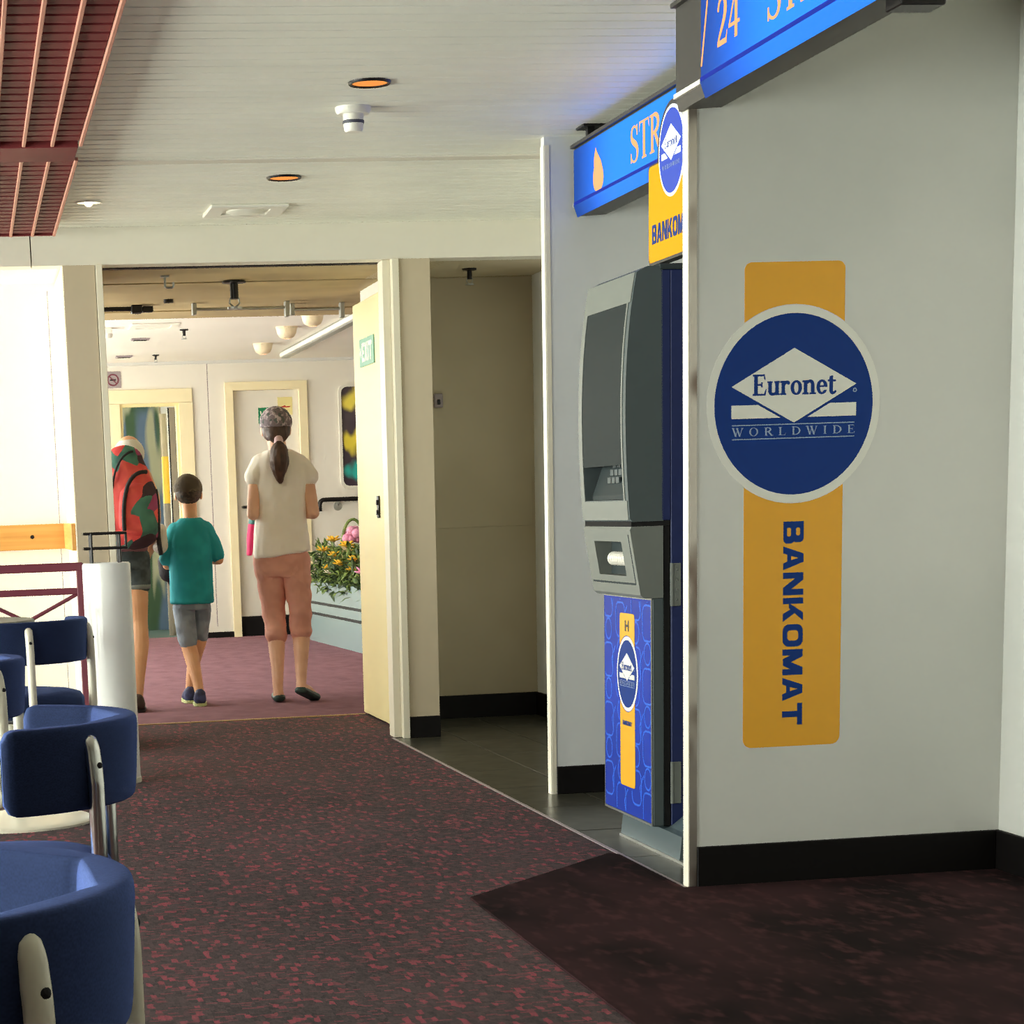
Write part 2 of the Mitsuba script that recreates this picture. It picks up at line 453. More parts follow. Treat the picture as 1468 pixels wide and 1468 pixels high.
def block_glyph(c, w=1.08, t=0.29):
    """Heavy wide capitals, 1 high."""
    R = rrect(0, w, 0, 1, 0.22)
    if c == 'B':
        body = unary_union([sbox(0, 0, 0.5, 1), rrect(0, w * 0.97, 0, 0.54, 0.2), rrect(0, w * 0.92, 0.46, 1, 0.2)])
        return body.difference(unary_union([rrect(t, w * 0.66, 0.17, 0.38, 0.08), rrect(t, w * 0.62, 0.62, 0.83, 0.08)]))
    if c == 'A':
        return Polygon([(0, 0), (0.36, 1), (w + 0.04 - 0.36, 1), (w + 0.04, 0), (w + 0.04 - 0.32, 0), (w + 0.04 - 0.40, 0.2), (0.40, 0.2), (0.32, 0)]).difference(Polygon([(0.46, 0.38), (w - 0.42, 0.38), (w / 2 + 0.02, 0.78)]))
    if c == 'N':
        return unary_union([sbox(0, 0, t, 1), sbox(w - t, 0, w, 1), Polygon([(0, 1), (0.36, 1), (w, 0), (w - 0.36, 0)])])
    if c == 'K':
        return unary_union([sbox(0, 0, t, 1), Polygon([(t, 0.36), (w - 0.36, 1), (w + 0.02, 1), (t + 0.2, 0.3), (t, 0.3)]), Polygon([(0.42, 0.62), (0.68, 0.66), (w + 0.06, 0), (w - 0.32, 0)])])
    if c == 'O':
        return rrect(0, w, 0, 1, 0.32).difference(rrect(t, w - t, 0.22, 0.78, 0.16))
    if c == 'M':
        return unary_union([sbox(0, 0, t, 1), sbox(w + 0.16 - t, 0, w + 0.16, 1), Polygon([(0, 1), (0.36, 1), (0.62, 0.42), (0.88, 1), (w + 0.16, 1), (0.78, 0.02), (0.46, 0.02)])])
    if c == 'E':
        return unary_union([sbox(0, 0, t, 1), sbox(0, 0, 0.85, 0.2), sbox(0, 0.4, 0.78, 0.6), sbox(0, 0.8, 0.85, 1)])
    if c == 'X':
        return unary_union([Polygon([(0, 0), (0.36, 0), (w, 1), (w - 0.36, 1)]), Polygon([(0, 1), (0.36, 1), (w, 0), (w - 0.36, 0)])])
    if c == 'I':
        return sbox(0, 0, t, 1)
    return unary_union([sbox(0, 0.76, w - 0.02, 1), sbox(w / 2 - t / 2 - 0.01, 0, w / 2 + t / 2 - 0.01, 1)])


def block_word(word, height, width, depth):
    x, out = 0.0, []
    for c in word:
        g = block_glyph(c)
        out.append(affinity.translate(g, x, 0))
        x += g.bounds[2] + 0.13
    g = affinity.scale(unary_union(out), width / (x - 0.13), height, origin=(0, 0))
    return ext(g.buffer(0), depth)


# ------------------------------------------------------------------ the room
EDGE = 1.955          # right edge of the carpet
WALL_Y = 5.97         # the wall with the sticker
PANEL_Y = 8.13
LINTEL_Y = 10.43
RIGHT_X = 2.90
CEIL = 2.39

put('floor', box(-4.0, 6.0, -5.0, 24.5, -0.12, -0.03), 'ceiling_dark'); struct('floor')
put('floor__carpet', box(-4.0, EDGE, -5.0, 11.75, -0.03, 0.0), 'carpet')
put('floor__carpet_panel', box(EDGE, RIGHT_X + 0.02, -5.0, WALL_Y, -0.03, 0.0), 'carpet')
put('floor__hall_carpet', box(-0.3, 6.0, 11.785, 20.2, -0.03, 0.0), 'carpet_hall')
put('floor__threshold_strip', box(-0.3, 2.06, 11.75, 11.785, -0.03, 0.004), 'brass')
put('floor__joint_bed', box(EDGE + 0.012, RIGHT_X + 0.1, WALL_Y, 11.4, -0.03, -0.004), 'tile_joint')
put('floor__edge_strip', box(EDGE, EDGE + 0.012, WALL_Y, LINTEL_Y + 0.02, -0.03, 0.003), 'grey_sign')
put('floor__carpet_panel', box(EDGE, 2.115, LINTEL_Y + 0.02, 11.75, -0.03, 0.0025), 'carpet')
tile_w, tile_l = 0.288, 0.595
for i in range(4):
    for j in range(9):
        x0 = EDGE + 0.015 + i * 0.295 + (0 if i else 0.0)
        y0 = WALL_Y + 0.002 + j * 0.602
        x1, y1 = min(x0 + tile_w, RIGHT_X + 0.05), min(y0 + tile_l, 11.38)
        if x1 - x0 > 0.03 and y1 - y0 > 0.03:
            put('floor__tile', box(x0, x1, y0, y1, -0.02, 0.0 + 0.0006 * random.random(), 0.0015), 'tile_dark')
put('floor__hall_end_floor', box(-0.3, 6.0, 20.2, 24.5, -0.03, 0.0), 'dark_floor')

# doormat-like dark inlay in front of the sticker wall
mat_poly = Polygon([(1.322, 2.0), (1.338, 6.011), (1.931, 6.645), (EDGE - 0.004, 6.60), (EDGE - 0.004, WALL_Y - 0.006), (RIGHT_X - 0.012, WALL_Y - 0.016), (RIGHT_X - 0.012, 2.0)])
put('entrance_mat', ext(mat_poly, 0.006), 'mat_fibre')
lab('entrance_mat', 'large dark maroon entrance mat with a slanted corner on the speckled carpet', 'mat')

# walls
put('wall_right', box(1.968, RIGHT_X, WALL_Y, WALL_Y + 0.045, 0, CEIL), 'paint_white'); struct('wall_right')
put('wall_right__corner_edge', box(1.966, 1.970, WALL_Y - 0.002, WALL_Y + 0.045, 0, 2.20), 'edge_white')
put('wall_right__steel_guard', box(1.9685, 1.990, WALL_Y - 0.004, WALL_Y, 0.0, 2.20), 'steel_edge')
put('wall_side', box(RIGHT_X, RIGHT_X + 0.1, -5.0, 11.4, 0, CEIL + 0.06), 'paint_white'); struct('wall_side')
put('baseboard_right', box(1.990, RIGHT_X - 0.012, WALL_Y - 0.012, WALL_Y, 0, 0.119, 0.002), 'black_base'); struct('baseboard_right')
put('baseboard_side', box(RIGHT_X - 0.012, RIGHT_X, 0.0, WALL_Y, 0, 0.119, 0.002), 'black_base'); struct('baseboard_side')
put('wall_niche', box(2.138, RIGHT_X, PANEL_Y, PANEL_Y + 0.045, 0, CEIL), 'paint_panel'); struct('wall_niche')
put('wall_niche__edge_strip', box(2.135, 2.139, PANEL_Y - 0.002, PANEL_Y + 0.046, 0.0, CEIL - 0.03), 'edge_white')
put('wall_niche__edge_trim', box(2.139, 2.156, PANEL_Y - 0.004, PANEL_Y, 0.0, CEIL - 0.03), 'paint_trim')
put('baseboard_niche', box(2.156, RIGHT_X, PANEL_Y - 0.012, PANEL_Y, 0, 0.105, 0.002), 'black_base'); struct('baseboard_niche')
put('wall_recess', box(2.19, RIGHT_X, 11.3, 11.36, 0, 2.3), 'paint_beige'); struct('wall_recess')
put('wall_recess__upper_panel', box(2.2, 2.885, 11.296, 11.3, 0.98, 2.22, 0.001), 'paint_beige')
put('baseboard_recess', box(2.19, RIGHT_X - 0.004, 11.288, 11.3, 0, 0.119, 0.002), 'black_base'); struct('baseboard_recess')
put('baseboard_recess_side', box(RIGHT_X - 0.012, RIGHT_X, PANEL_Y + 0.045, 11.288, 0, 0.119, 0.002), 'black_base'); struct('baseboard_recess_side')
put('wall_post', box(2.04, 2.19, LINTEL_Y, LINTEL_Y + 0.17, 0, 2.226), 'paint_tan'); struct('wall_post')
put('baseboard_post', box(2.042, 2.192, LINTEL_Y - 0.010, LINTEL_Y, 0, 0.102, 0.002), 'black_base'); struct('baseboard_post')
put('trim_1', box(2.008, 2.040, LINTEL_Y - 0.018, LINTEL_Y + 0.16, 0, 2.226, 0.002), 'paint_trim'); struct('trim_1')
put('trim_1__stop', box(1.972, 2.008, LINTEL_Y + 0.04, LINTEL_Y + 0.16, 0, 2.226, 0.002), 'paint_trim')
put('wall_column', box(0.490, 0.635, LINTEL_Y, 11.3, 0, 2.226), 'paint_tan'); struct('wall_column')
put('trim_2', box(0.638, 0.668, LINTEL_Y - 0.014, LINTEL_Y + 0.16, 0, 2.226, 0.002), 'paint_trim'); struct('trim_2')
put('lintel', box(0.352, RIGHT_X, LINTEL_Y, LINTEL_Y + 0.14, 2.226, CEIL), 'paint_cream'); struct('lintel')
put('wall_lounge_end', box(-4.0, -1.05, LINTEL_Y, LINTEL_Y + 0.14, 0, 2.226), 'paint_white'); struct('wall_lounge_end')
put('lintel__panel', box(-4.0, 0.347, LINTEL_Y, LINTEL_Y + 0.14, 2.226, CEIL), 'paint_cream')

# landing left of the column
put('wall_landing', box(-1.0, 0.490, 11.3, 11.4, 0, 2.30), 'paint_bright'); struct('wall_landing')
put('wall_landing__ceiling_panel', box(-1.0, 0.490, LINTEL_Y + 0.14, 11.4, 2.236, 2.30), 'paint_bright')
put('wall_landing__return', box(0.486, 0.490, LINTEL_Y + 0.02, 11.3, 0, 2.226), 'paint_bright')
put('wall_landing__panel_joint', box(0.446, 0.449, 11.2985, 11.3, 0, 2.2), 'grey_sign')
put('wood_rail', box(-1.0, 0.486, 11.278, 11.3, 0.950, 1.075, 0.003), 'wood')
lab('wood_rail', 'orange wooden wall rail on the bright white wall left of the column', 'wall rail')
put('wood_rail__return', box(0.466, 0.486, LINTEL_Y + 0.03, 11.278, 0.950, 1.075, 0.003), 'wood')
put('wood_rail__bolt', face_y(lathe([(0, 0.004), (0.008, 0.003), (0.010, 0.0)], n=16), 0.306, 11.278, 1.013), 'black_metal')

# outer shell
put('wall_left', cat(box(-4.1, -4.0, -5.0, 11.4, 0, 0.2), box(-4.1, -4.0, -5.0, 11.4, 2.2, CEIL + 0.06), *[box(-4.1, -4.0, y, y + 0.35, 0.2, 2.2) for y in (2.05, 4.4, 6.75, 9.1)],
                     box(-4.1, -4.0, 9.45, 11.4, 0.2, 2.2), box(-4.1, -4.0, -5.0, 2.05, 0.2, 2.2)), 'paint_white'); struct('wall_left')
put('wall_back', box(-4.0, RIGHT_X + 0.1, -5.1, -5.0, 0, CEIL + 0.06), 'paint_white'); struct('wall_back')
put('ceiling', box(-4.0, RIGHT_X + 0.1, -5.0, LINTEL_Y + 0.14, CEIL + 0.02, CEIL + 0.08), 'paint_cream'); struct('ceiling')
plank = box(-0.05, 2.50, 0, 0.088, 0, 0.016, 0.003)
k = 0
y = 4.20
while y < LINTEL_Y - 0.02:
    if not (8.49 < y < 8.58):
        w = min(0.088, LINTEL_Y - y)
        pl = {**mikit.ply(box(0.40, RIGHT_X, y, y + w, CEIL, CEIL + 0.016, 0.003), 'plank_cream')}
        scene['ceiling__plank' + (f'_{k:03d}' if k else '')] = pl
        k += 1
    y += 0.097
put('ceiling__joint_strip', box(0.40, RIGHT_X, 8.52, 8.60, CEIL - 0.006, CEIL + 0.016, 0.002), 'paint_cream')
put('ceiling__near_panel', box(-4.0, RIGHT_X, -5.0, 4.19, CEIL, CEIL + 0.016), 'paint_cream')
put('ceiling__recess_panel', box(2.04, RIGHT_X, LINTEL_Y + 0.14, 11.36, 2.226, 2.30), 'paint_beige')

# windows of the lounge, bright with overcast daylight
win_n = 0


def window(x, y0, y1, z0, z1, day, weight=1.0):
    global win_n
    win_n += 1
    k = f'window_{win_n}'
    f = 0.05
    put(k, cat(box(x - 0.05, x + 0.03, y0, y1, z0, z0 + f), box(x - 0.05, x + 0.03, y0, y1, z1 - f, z1), box(x - 0.05, x + 0.03, y0, y0 + f, z0, z1), box(x - 0.05, x + 0.03, y1 - f, y1, z0, z1)), 'paint_trim')
    struct(k)
    pane = trimesh.Trimesh([(x, y0 + f, z0 + f), (x, y1 - f, z0 + f), (x, y1 - f, z1 - f), (x, y0 + f, z1 - f)], [(0, 1, 2), (0, 2, 3)], process=False)
    put(k + '__pane', pane, 'paint_bright', emitter={'type': 'area', 'radiance': {'type': 'rgb', 'value': list(day)}, 'sampling_weight': weight})


for y in (2.4, 4.75, 7.1):
    window(-4.0, y, y + 2.0, 0.2, 2.2, LOUNGE_DAY, 2.0)
put('wall_landing_end', cat(box(-1.05, -1.0, LINTEL_Y + 0.14, 11.4, 0, 0.25), box(-1.05, -1.0, LINTEL_Y + 0.14, 11.4, 2.2, 2.3)), 'paint_bright'); struct('wall_landing_end')
window(-1.0, LINTEL_Y + 0.14, 11.3, 0.25, 2.2, LANDING_DAY, 2.0)

# ------------------------------------------------------------------ the hall beyond the doorway
put('wall_hall_left', cat(box(-0.4, -0.3, 11.4, 20.2, 0, 0.6), box(-0.4, -0.3, 11.4, 20.2, 2.2, 2.5), box(-0.4, -0.3, 11.4, 12.0, 0.6, 2.2), box(-0.4, -0.3, 19.2, 20.2, 0.6, 2.2)), 'paint_hall'); struct('wall_hall_left')
window(-0.3, 12.0, 14.4, 0.6, 2.2, HALL_DAY, 1.0)
window(-0.3, 14.4, 16.8, 0.6, 2.2, HALL_DAY, 1.0)
window(-0.3, 16.8, 19.2, 0.6, 2.2, HALL_DAY, 1.0)
put('wall_passage_left', cat(box(-0.4, -0.3, 20.2, 24.5, 0, 0.6), box(-0.4, -0.3, 20.2, 24.5, 2.2, 2.5)), 'paint_hall'); struct('wall_passage_left')
window(-0.3, 20.3, 24.3, 0.6, 2.2, HALL_DAY, 0.6)
put('wall_hall_front', box(-0.4, 0.5, 11.4, 11.5, 0, 2.5), 'paint_hall'); struct('wall_hall_front')
put('wall_hall_right', box(2.12, 2.19, 10.6, 11.9, 0, 2.226), 'paint_hall'); struct('wall_hall_right')
put('wall_hall_side', box(2.19, 6.0, 11.8, 11.9, 0, 2.5), 'paint_hall'); struct('wall_hall_side')
put('wall_hall_end', box(5.9, 6.0, 11.9, 20.2, 0, 2.5), 'paint_hall'); struct('wall_hall_end')
HB = 19.8
back = box(-0.3, 6.0, HB, HB + 0.1, 0, 2.45)
back = tri(man(back) - man(box(1.36, 1.88, HB - 1, HB + 1, -0.1, 2.06)) - man(box(2.36, 2.95, HB - 1, HB + 1, -0.1, 2.15)))
put('wall_hall_back', back, 'paint_hall'); struct('wall_hall_back')
put('wall_hall_back__joint', box(2.14, 2.146, HB - 0.003, HB, 0.1, 2.4), 'grey_sign')
put('baseboard_hall', cat(box(2.0, 2.29, HB - 0.012, HB, 0, 0.05), box(3.02, 6.0, HB - 0.012, HB, 0, 0.16)), 'black_base'); struct('baseboard_hall')
put('ceiling_hall', box(-0.3, 6.0, 13.2, 20.2, 2.41, 2.5), 'paint_hall'); struct('ceiling_hall')
put('trim_3', box(-0.3, 6.0, HB - 0.03, HB, 2.385, 2.41), 'paint_white'); struct('trim_3')
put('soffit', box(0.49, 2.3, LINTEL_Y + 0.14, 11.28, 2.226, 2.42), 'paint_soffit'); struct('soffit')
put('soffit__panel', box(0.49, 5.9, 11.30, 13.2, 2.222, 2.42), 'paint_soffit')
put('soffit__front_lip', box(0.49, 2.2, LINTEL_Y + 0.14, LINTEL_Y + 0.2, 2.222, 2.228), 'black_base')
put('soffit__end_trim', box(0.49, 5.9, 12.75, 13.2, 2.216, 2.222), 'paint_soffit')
put('wall_far', box(-0.3, 6.0, 24.4, 24.5, 0, 2.5), 'paint_hall'); struct('wall_far')
put('ceiling_far', box(-0.3, 6.0, 20.2, 24.5, 2.41, 2.5), 'paint_hall'); struct('ceiling_far')

# opening to the next passage (door frame, then what stands in it)
put('door_1', cat(box(1.24, 1.36, HB - 0.03, HB + 0.12, 0, 2.06), box(1.88, 2.0, HB - 0.03, HB + 0.12, 0, 2.06), box(1.24, 2.0, HB - 0.03, HB + 0.12, 2.06, 2.18, 0.004)), 'frame_yellow'); struct('door_1')
put('door_1__inner_frame', cat(box(1.36, 1.385, HB + 0.0, HB + 0.1, 0, 2.06), box(1.855, 1.88, HB + 0.0, HB + 0.1, 0, 2.06), box(1.36, 1.88, HB + 0.0, HB + 0.1, 2.035, 2.06)), 'paint_yellow')
put('door_2', cat(box(2.29, 2.36, HB - 0.03, HB + 0.12, 0, 2.22), box(2.95, 3.02, HB - 0.03, HB + 0.12, 0, 2.22), box(2.36, 2.95, HB - 0.03, HB + 0.12, 2.15, 2.22)), 'frame_yellow'); struct('door_2')
put('door_2__leaf', box(2.36, 2.95, HB + 0.05, HB + 0.09, 0.175, 2.15, 0.003), 'paint_hall')
put('door_2__kick_plate', box(2.36, 2.95, HB + 0.045, HB + 0.085, 0.0, 0.173, 0.003), 'black_base')
put('door_2__handle', cat(tube([(2.42, HB + 0.05, 1.14), (2.42, HB + 0.0, 1.14), (2.50, HB - 0.005, 1.14)], 0.012, 8)), 'black_metal')

# open fire door at the right of the doorway
leaf = cat(box(2.055, 2.095, 10.93, 11.78, 0.012, 2.137, 0.003))
put('door_3', leaf, 'paint_yellow'); lab('door_3', 'open cream fire door folded back against the right wall of the doorway', None, None, 'structure')
put('door_3__edge_strip', box(2.058, 2.092, 10.925, 10.931, 0.02, 2.13), 'wood')
put('door_3__latch', cat(box(2.047, 2.055, 11.135, 11.185, 1.045, 1.155, 0.002), box(2.040, 2.047, 11.15, 11.17, 1.06, 1.085), box(2.040, 2.047, 11.15, 11.17, 1.11, 1.135)), 'black_metal')

q = put('exit_sign', box(2.050, 2.0545, 11.17, 11.575, 1.810, 1.948, 0.001), 'green_sign_pale')
lab(q, 'pale green exit sign on the open cream fire door', 'sign')
put('exit_sign__lettering', face_x(block_word('EXIT', 0.094, 0.28, 0.0012), 2.050, 11.50, 1.832), 'print_white')
put('exit_sign__arrow', face_x(ext(Polygon([(0, 0.03), (0.035, 0.0), (0.035, 0.06)]), 0.0012), 2.050, 11.565, 1.85), 'print_white')

# things on the soffit
def sprinkler(x, y, z, label, s=1.0):
    k = put('ceiling_sprinkler', lathe([(0.0, 0.0), (0.035 * s, 0.0), (0.035 * s, -0.008), (0.012 * s, -0.012), (0.012 * s, -0.05 * s), (0, -0.05 * s)][::-1], x, y, z, 16), 'black_metal', 30)
    lab(k, label, 'sprinkler')
    put(k + '__deflector', cat(lathe([(0, -0.078 * s), (0.022 * s, -0.078 * s), (0.022 * s, -0.072 * s), (0, -0.072 * s)], x, y, z, 14), tube([(x - 0.012 * s, y, z - 0.045 * s), (x - 0.015 * s, y, z - 0.062 * s), (x, y, z - 0.074 * s)], 0.003 * s, 6),
                              tube([(x + 0.012 * s, y, z - 0.045 * s), (x + 0.015 * s, y, z - 0.062 * s), (x, y, z - 0.074 * s)], 0.003 * s, 6)), 'steel')
    return k


sprinkler(1.37, 11.25, 2.222, 'black hanging sprinkler head in the middle of the doorway soffit', 1.7)
sprinkler(2.49, 10.92, 2.226, 'small dark sprinkler head on the ceiling of the beige recess', 1.0)
sprinkler(1.62, 16.4, 2.41, 'small sprinkler on the white hall ceiling nearer the middle', 0.9)
sprinkler(1.62, 18.9, 2.41, 'small sprinkler on the hall ceiling close to the back wall', 0.8)


def closer(x0, x1, y, label):
    """A door closer rod with its brackets under the soffit."""
    k = put('door_closer', tube([(x0, y, 2.19), (x1, y, 2.19)], 0.008, 8), 'steel')
    lab(k, label, 'door closer')
    put(k + '__bracket', box(x0 - 0.012, x0 + 0.012, y - 0.03, y + 0.03, 2.16, 2.222, 0.003), 'steel')
    put(k + '__bracket', box(x1 - 0.012, x1 + 0.012, y - 0.03, y + 0.03, 2.14, 2.222, 0.003), 'steel')
    return k


closer(1.28, 1.79, 12.35, 'thin metal closer rod between two brackets in the middle of the soffit')
closer(1.84, 2.12, 12.5, 'metal closer rod at the right end of the doorway soffit')
k = put('cable_duct', tube([(0.66, 12.4, 2.205), (0.98, 12.4, 2.205)], 0.012, 8), 'black_metal')
lab(k, 'black cable end under the left part of the doorway soffit', 'cable')
put(k + '__connector', cat(box(0.94, 1.0, 12.36, 12.44, 2.18, 2.222, 0.004), box(1.0, 1.06, 12.37, 12.43, 2.185, 2.215, 0.004)), 'black_metal')
k = put('soffit_plug', lathe([(0, 0), (0.026, 0), (0.026, 0.02), (0, 0.02)], 1.12, 12.1, 2.204, 18), 'black_metal'); lab(k, 'round black plug on the doorway soffit beside the closer rod', 'cap')
k = put('soffit_hook', cat(tube(bend([(1.0, 10.95, 2.226), (1.0, 10.95, 2.17), (1.04, 10.95, 2.17), (1.04, 10.95, 2.195)], 0.012), 0.006, 8), box(0.98, 1.02, 10.93, 10.97, 2.218, 2.226)), 'steel')
lab(k, 'small steel hook near the front of the doorway soffit', 'hook')
k = put('alarm_box', box(2.375, 2.42, 11.27, 11.296, 1.585, 1.655, 0.004), 'grey_sign'); lab(k, 'small grey switch box on the beige recess wall beside the post', 'switch')
put(k + '__toggle', box(2.39, 2.405, 11.262, 11.27, 1.60, 1.625, 0.002), 'black_metal')

# ------------------------------------------------------------------ ceiling things of the lounge
def downlight(x, y, r, label, day, glow='orange_glass'):
    k = put('ceiling_downlight', lathe([(r * 0.86, 0.0), (r * 0.86, -0.006), (r, -0.008), (r * 1.05, -0.002), (r * 1.05, 0.0)], x, y, CEIL, 40), 'black_metal' if glow == 'orange_glass' else 'white_plastic', 40)
    lab(k, label, 'ceiling light')
    disc = lathe([(0, -0.0035), (r * 0.86, -0.0035)], x, y, CEIL, 32)
    if disc.face_normals[:, 2].mean() > 0:
        disc.invert()
    put(k + '__lens', disc, glow, emitter={'type': 'area', 'radiance': {'type': 'rgb', 'value': list(day)}, 'sampling_weight': 0.15})
    return k


downlight(1.308, 7.07, 0.064, 'round orange ceiling downlight above the smoke detector, nearest of the row', DOWNLIGHT)
downlight(1.312, 9.00, 0.066, 'round orange ceiling downlight farther back, nearer the lintel', DOWNLIGHT)
k = downlight(0.573, 9.6, 0.055, 'small warm white downlight beside the end of the maroon grille', (1.0, 0.86, 0.6), 'lamp_cream')
put(k + '__bulb', sphere(0.573, 9.6, CEIL - 0.004, 0.018), 'lamp_cream', True, emitter={'type': 'area', 'radiance': {'type': 'rgb', 'value': [9, 6.5, 3.2]}, 'sampling_weight': 0.15})

k = put('smoke_detector', lathe([(0, -0.022), (0.052, -0.022), (0.058, -0.012), (0.060, 0.0)], 1.33, 7.50, CEIL, 36), 'white_plastic', 40)
lab(k, 'white round smoke detector on the ribbed ceiling below the orange downlight', 'smoke detector')
put(k + '__chamber', lathe([(0, -0.078), (0.026, -0.078), (0.032, -0.070), (0.034, -0.048), (0.034, -0.022), (0, -0.022)], 1.33, 7.50, CEIL, 36), 'white_plastic', 40)
put(k + '__slot_band', lathe([(0.0345, -0.052), (0.0352, -0.052), (0.0352, -0.042), (0.0345, -0.042)], 1.33, 7.50, CEIL, 36), 'grey_plastic')

vx0, vx1, vy0, vy1 = 1.10, 1.44, 9.74, 10.08
k = put('ceiling_vent', tri(man(box(vx0, vx1, vy0, vy1, CEIL - 0.014, CEIL, 0.004)) - man(box(vx0 + 0.07, vx1 - 0.07, vy0 + 0.07, vy1 - 0.07, CEIL - 0.03, CEIL - 0.006))), 'white_plastic')
lab(k, 'square white air vent in the ceiling just before the lintel', 'vent')
put(k + '__diffuser', lathe([(0, -0.022), (0.06, -0.022), (0.085, -0.012), (0.085, -0.006), (0, -0.006)], (vx0 + vx1) / 2, (vy0 + vy1) / 2, CEIL, 32), 'plank_cream', 30)

# maroon slatted ceiling raft at the left
GZ = 2.335
k0 = 'ceiling_grille'
put(k0 + '__backing', box(-3.2, 0.44, 4.2, 10.25, GZ + 0.020, GZ + 0.036), 'plank_maroon')
n = 0
y = 4.2
while y < 10.15:
    if not (7.80 < y + 0.06 < 8.15):
        put(k0 + '__slat', box(-3.2, 0.444, y, y + 0.088, GZ + 0.002, GZ + 0.020, 0.004), 'plank_maroon')
    y += 0.105
put(k0 + '__cross_beam', box(-3.2, 0.440, 7.80, 8.10, GZ - 0.012, GZ + 0.020, 0.002), 'plank_maroon')
for i in range(8):
    xb = 0.450 - 0.0955 * i
    for (ya, yb) in ((4.2, 7.80), (8.10, 10.20)):
        put(k0 + '__bar', box(xb - 0.007, xb + 0.005, ya, yb, GZ - 0.010, GZ + 0.003, 0.002), 'bar_pink')
put(k0 + '__end_trim', box(-3.2, 0.444, 10.20, 10.225, GZ - 0.004, GZ + 0.02, 0.002), 'plank_maroon')
for i, (hx, hy) in enumerate(((0.3, 5.0), (0.3, 9.0), (-2.0, 5.0), (-2.0, 9.0))):
    put(k0 + '__hanger', box(hx, hx + 0.03, hy, hy + 0.03, GZ + 0.036, CEIL + 0.02), 'black_metal')
lab(k0, 'dark maroon slatted ceiling raft with thin pink bars at the upper left', 'ceiling raft')

# ------------------------------------------------------------------ the sticker on the right wall
def oval_logo(key, to, w, h, texts=True, dz=0.0012, ring_mat='print_white', disc_mat='print_blue', word_mat='print_blue', ring_w=0.022):
    """The blue oval with white lozenge, bars and lettering, centred on the local origin."""
    d = dz
    put(key + '__oval_border', to(ext(ell(0, 0, w / 2 + ring_w, h / 2 + ring_w), d)), ring_mat)
    put(key + '__oval', to(move(ext(ell(0, 0, w / 2, h / 2), d), d)), disc_mat)
    lw, lh = w * 0.394, h * 0.205
    cy = h * 0.105
    put(key + '__lozenge', to(move(ext(Polygon([(-lw, cy), (0, cy + lh), (lw, cy), (0, cy - lh)]), d), 2 * d)), 'print_white')
    by0, by1 = cy - lh * 0.86, cy - lh * 0.50
    g = w * 0.03

    def edge(yy):
        return lw * (1 - (cy - yy) / lh) + g
    for s in (-1, 1):
        P = Polygon([(s * lw, by1), (s * (edge(by1) + 0.0), by1), (s * edge(by0), by0), (s * lw, by0)])
        put(key + '__bar', to(move(ext(P.buffer(0), d), 2 * d)), 'print_white')
    if texts:
        m, wd = serif_word('Euronet', h * 0.112, d, 0.02, fat=0.018)
        sc = (w * 0.525) / wd
        m.apply_scale((sc, 1, 1))
        m.apply_translation((-w * 0.262, cy - h * 0.05, 3 * d))
        put(key + '__lettering', to(m), word_mat)
        m, wd = serif_word('WORLDWIDE', h * 0.046, d, 0.55)
        m.apply_scale(((w * 0.78) / wd, 1, 1))
        m.apply_translation((-w * 0.39, -h * 0.168, 2 * d))
        put(key + '__lettering', to(m), 'print_pale')
        for yy in (-h * 0.108, -h * 0.185):
            put(key + '__rule_line', to(move(ext(sbox(-w * 0.39, yy - h * 0.003, w * 0.385, yy + h * 0.003), d), 2 * d)), 'print_pale')
        put(key + '__trade_mark', to(move(ext(Point(w * 0.385, cy - h * 0.035).buffer(h * 0.012).difference(Point(w * 0.385, cy - h * 0.035).buffer(h * 0.006)), d), 2 * d)), 'print_pale')


def move(m, dz):
    m = m.copy()
    m.apply_translation((0, 0, dz))
    return m


k = 'wall_sticker'
sx, sz = 2.268, 1.337
to = lambda m: face_y(m, sx, WALL_Y, sz)
gap = ell(0, 0, 0.2275 + 0.024, 0.2435 + 0.024)
put(k + '__upper_band', to(ext(rrect(2.126 - sx, 2.412 - sx, 1.40 - sz, 1.716 - sz, 0.02).union(sbox(2.126 - sx, 1.40 - sz, 2.412 - sx, 1.5 - sz)).difference(gap), 0.0012)), 'print_yellow')
put(k + '__lower_band', to(ext(rrect(2.126 - sx, 2.412 - sx, 0.393 - sz, 1.30 - sz, 0.025).difference(gap), 0.0012)), 'print_yellow')
oval_logo(k, to, 0.455, 0.487)
bm = block_word('BANKOMAT', 0.0585, 0.567, 0.0012)
bm.apply_transform(trimesh.transformations.rotation_matrix(-math.pi / 2, (0, 0, 1)))
bm.apply_translation((2.241 - sx, 1.020 - sz, 0.0012))
put(k + '__lettering', to(bm), 'print_blue')
lab(k, 'tall yellow wall sticker with blue oval emblem and vertical blue lettering on the right wall', 'sticker')

# ------------------------------------------------------------------ cash machine
A = 'cash_machine'
AY0, AY1 = 6.585, 7.105
put(A + '__cabinet', box(2.114, RIGHT_X - 0.15, AY0, AY1 + 0.01, 0.09, 1.765, 0.003), 'cabinet_blue')
put(A + '__cabinet_head', box(2.084, 2.114, AY0, AY1 + 0.004, 1.030, 1.765, 0.002), 'cabinet_blue')
put(A + '__cabinet_cap', box(2.080, RIGHT_X - 0.15, AY0 - 0.004, AY1 + 0.014, 1.765, 1.782, 0.003), 'plastic_dark')


def profile_y(pts, y0, y1):
    """An X-Z outline extruded along Y."""
    m = ext(Polygon(pts), y1 - y0)
    m.apply_transform(mx([[1, 0, 0, 0], [0, 0, -1, y1], [0, 1, 0, 0]]))
    return m


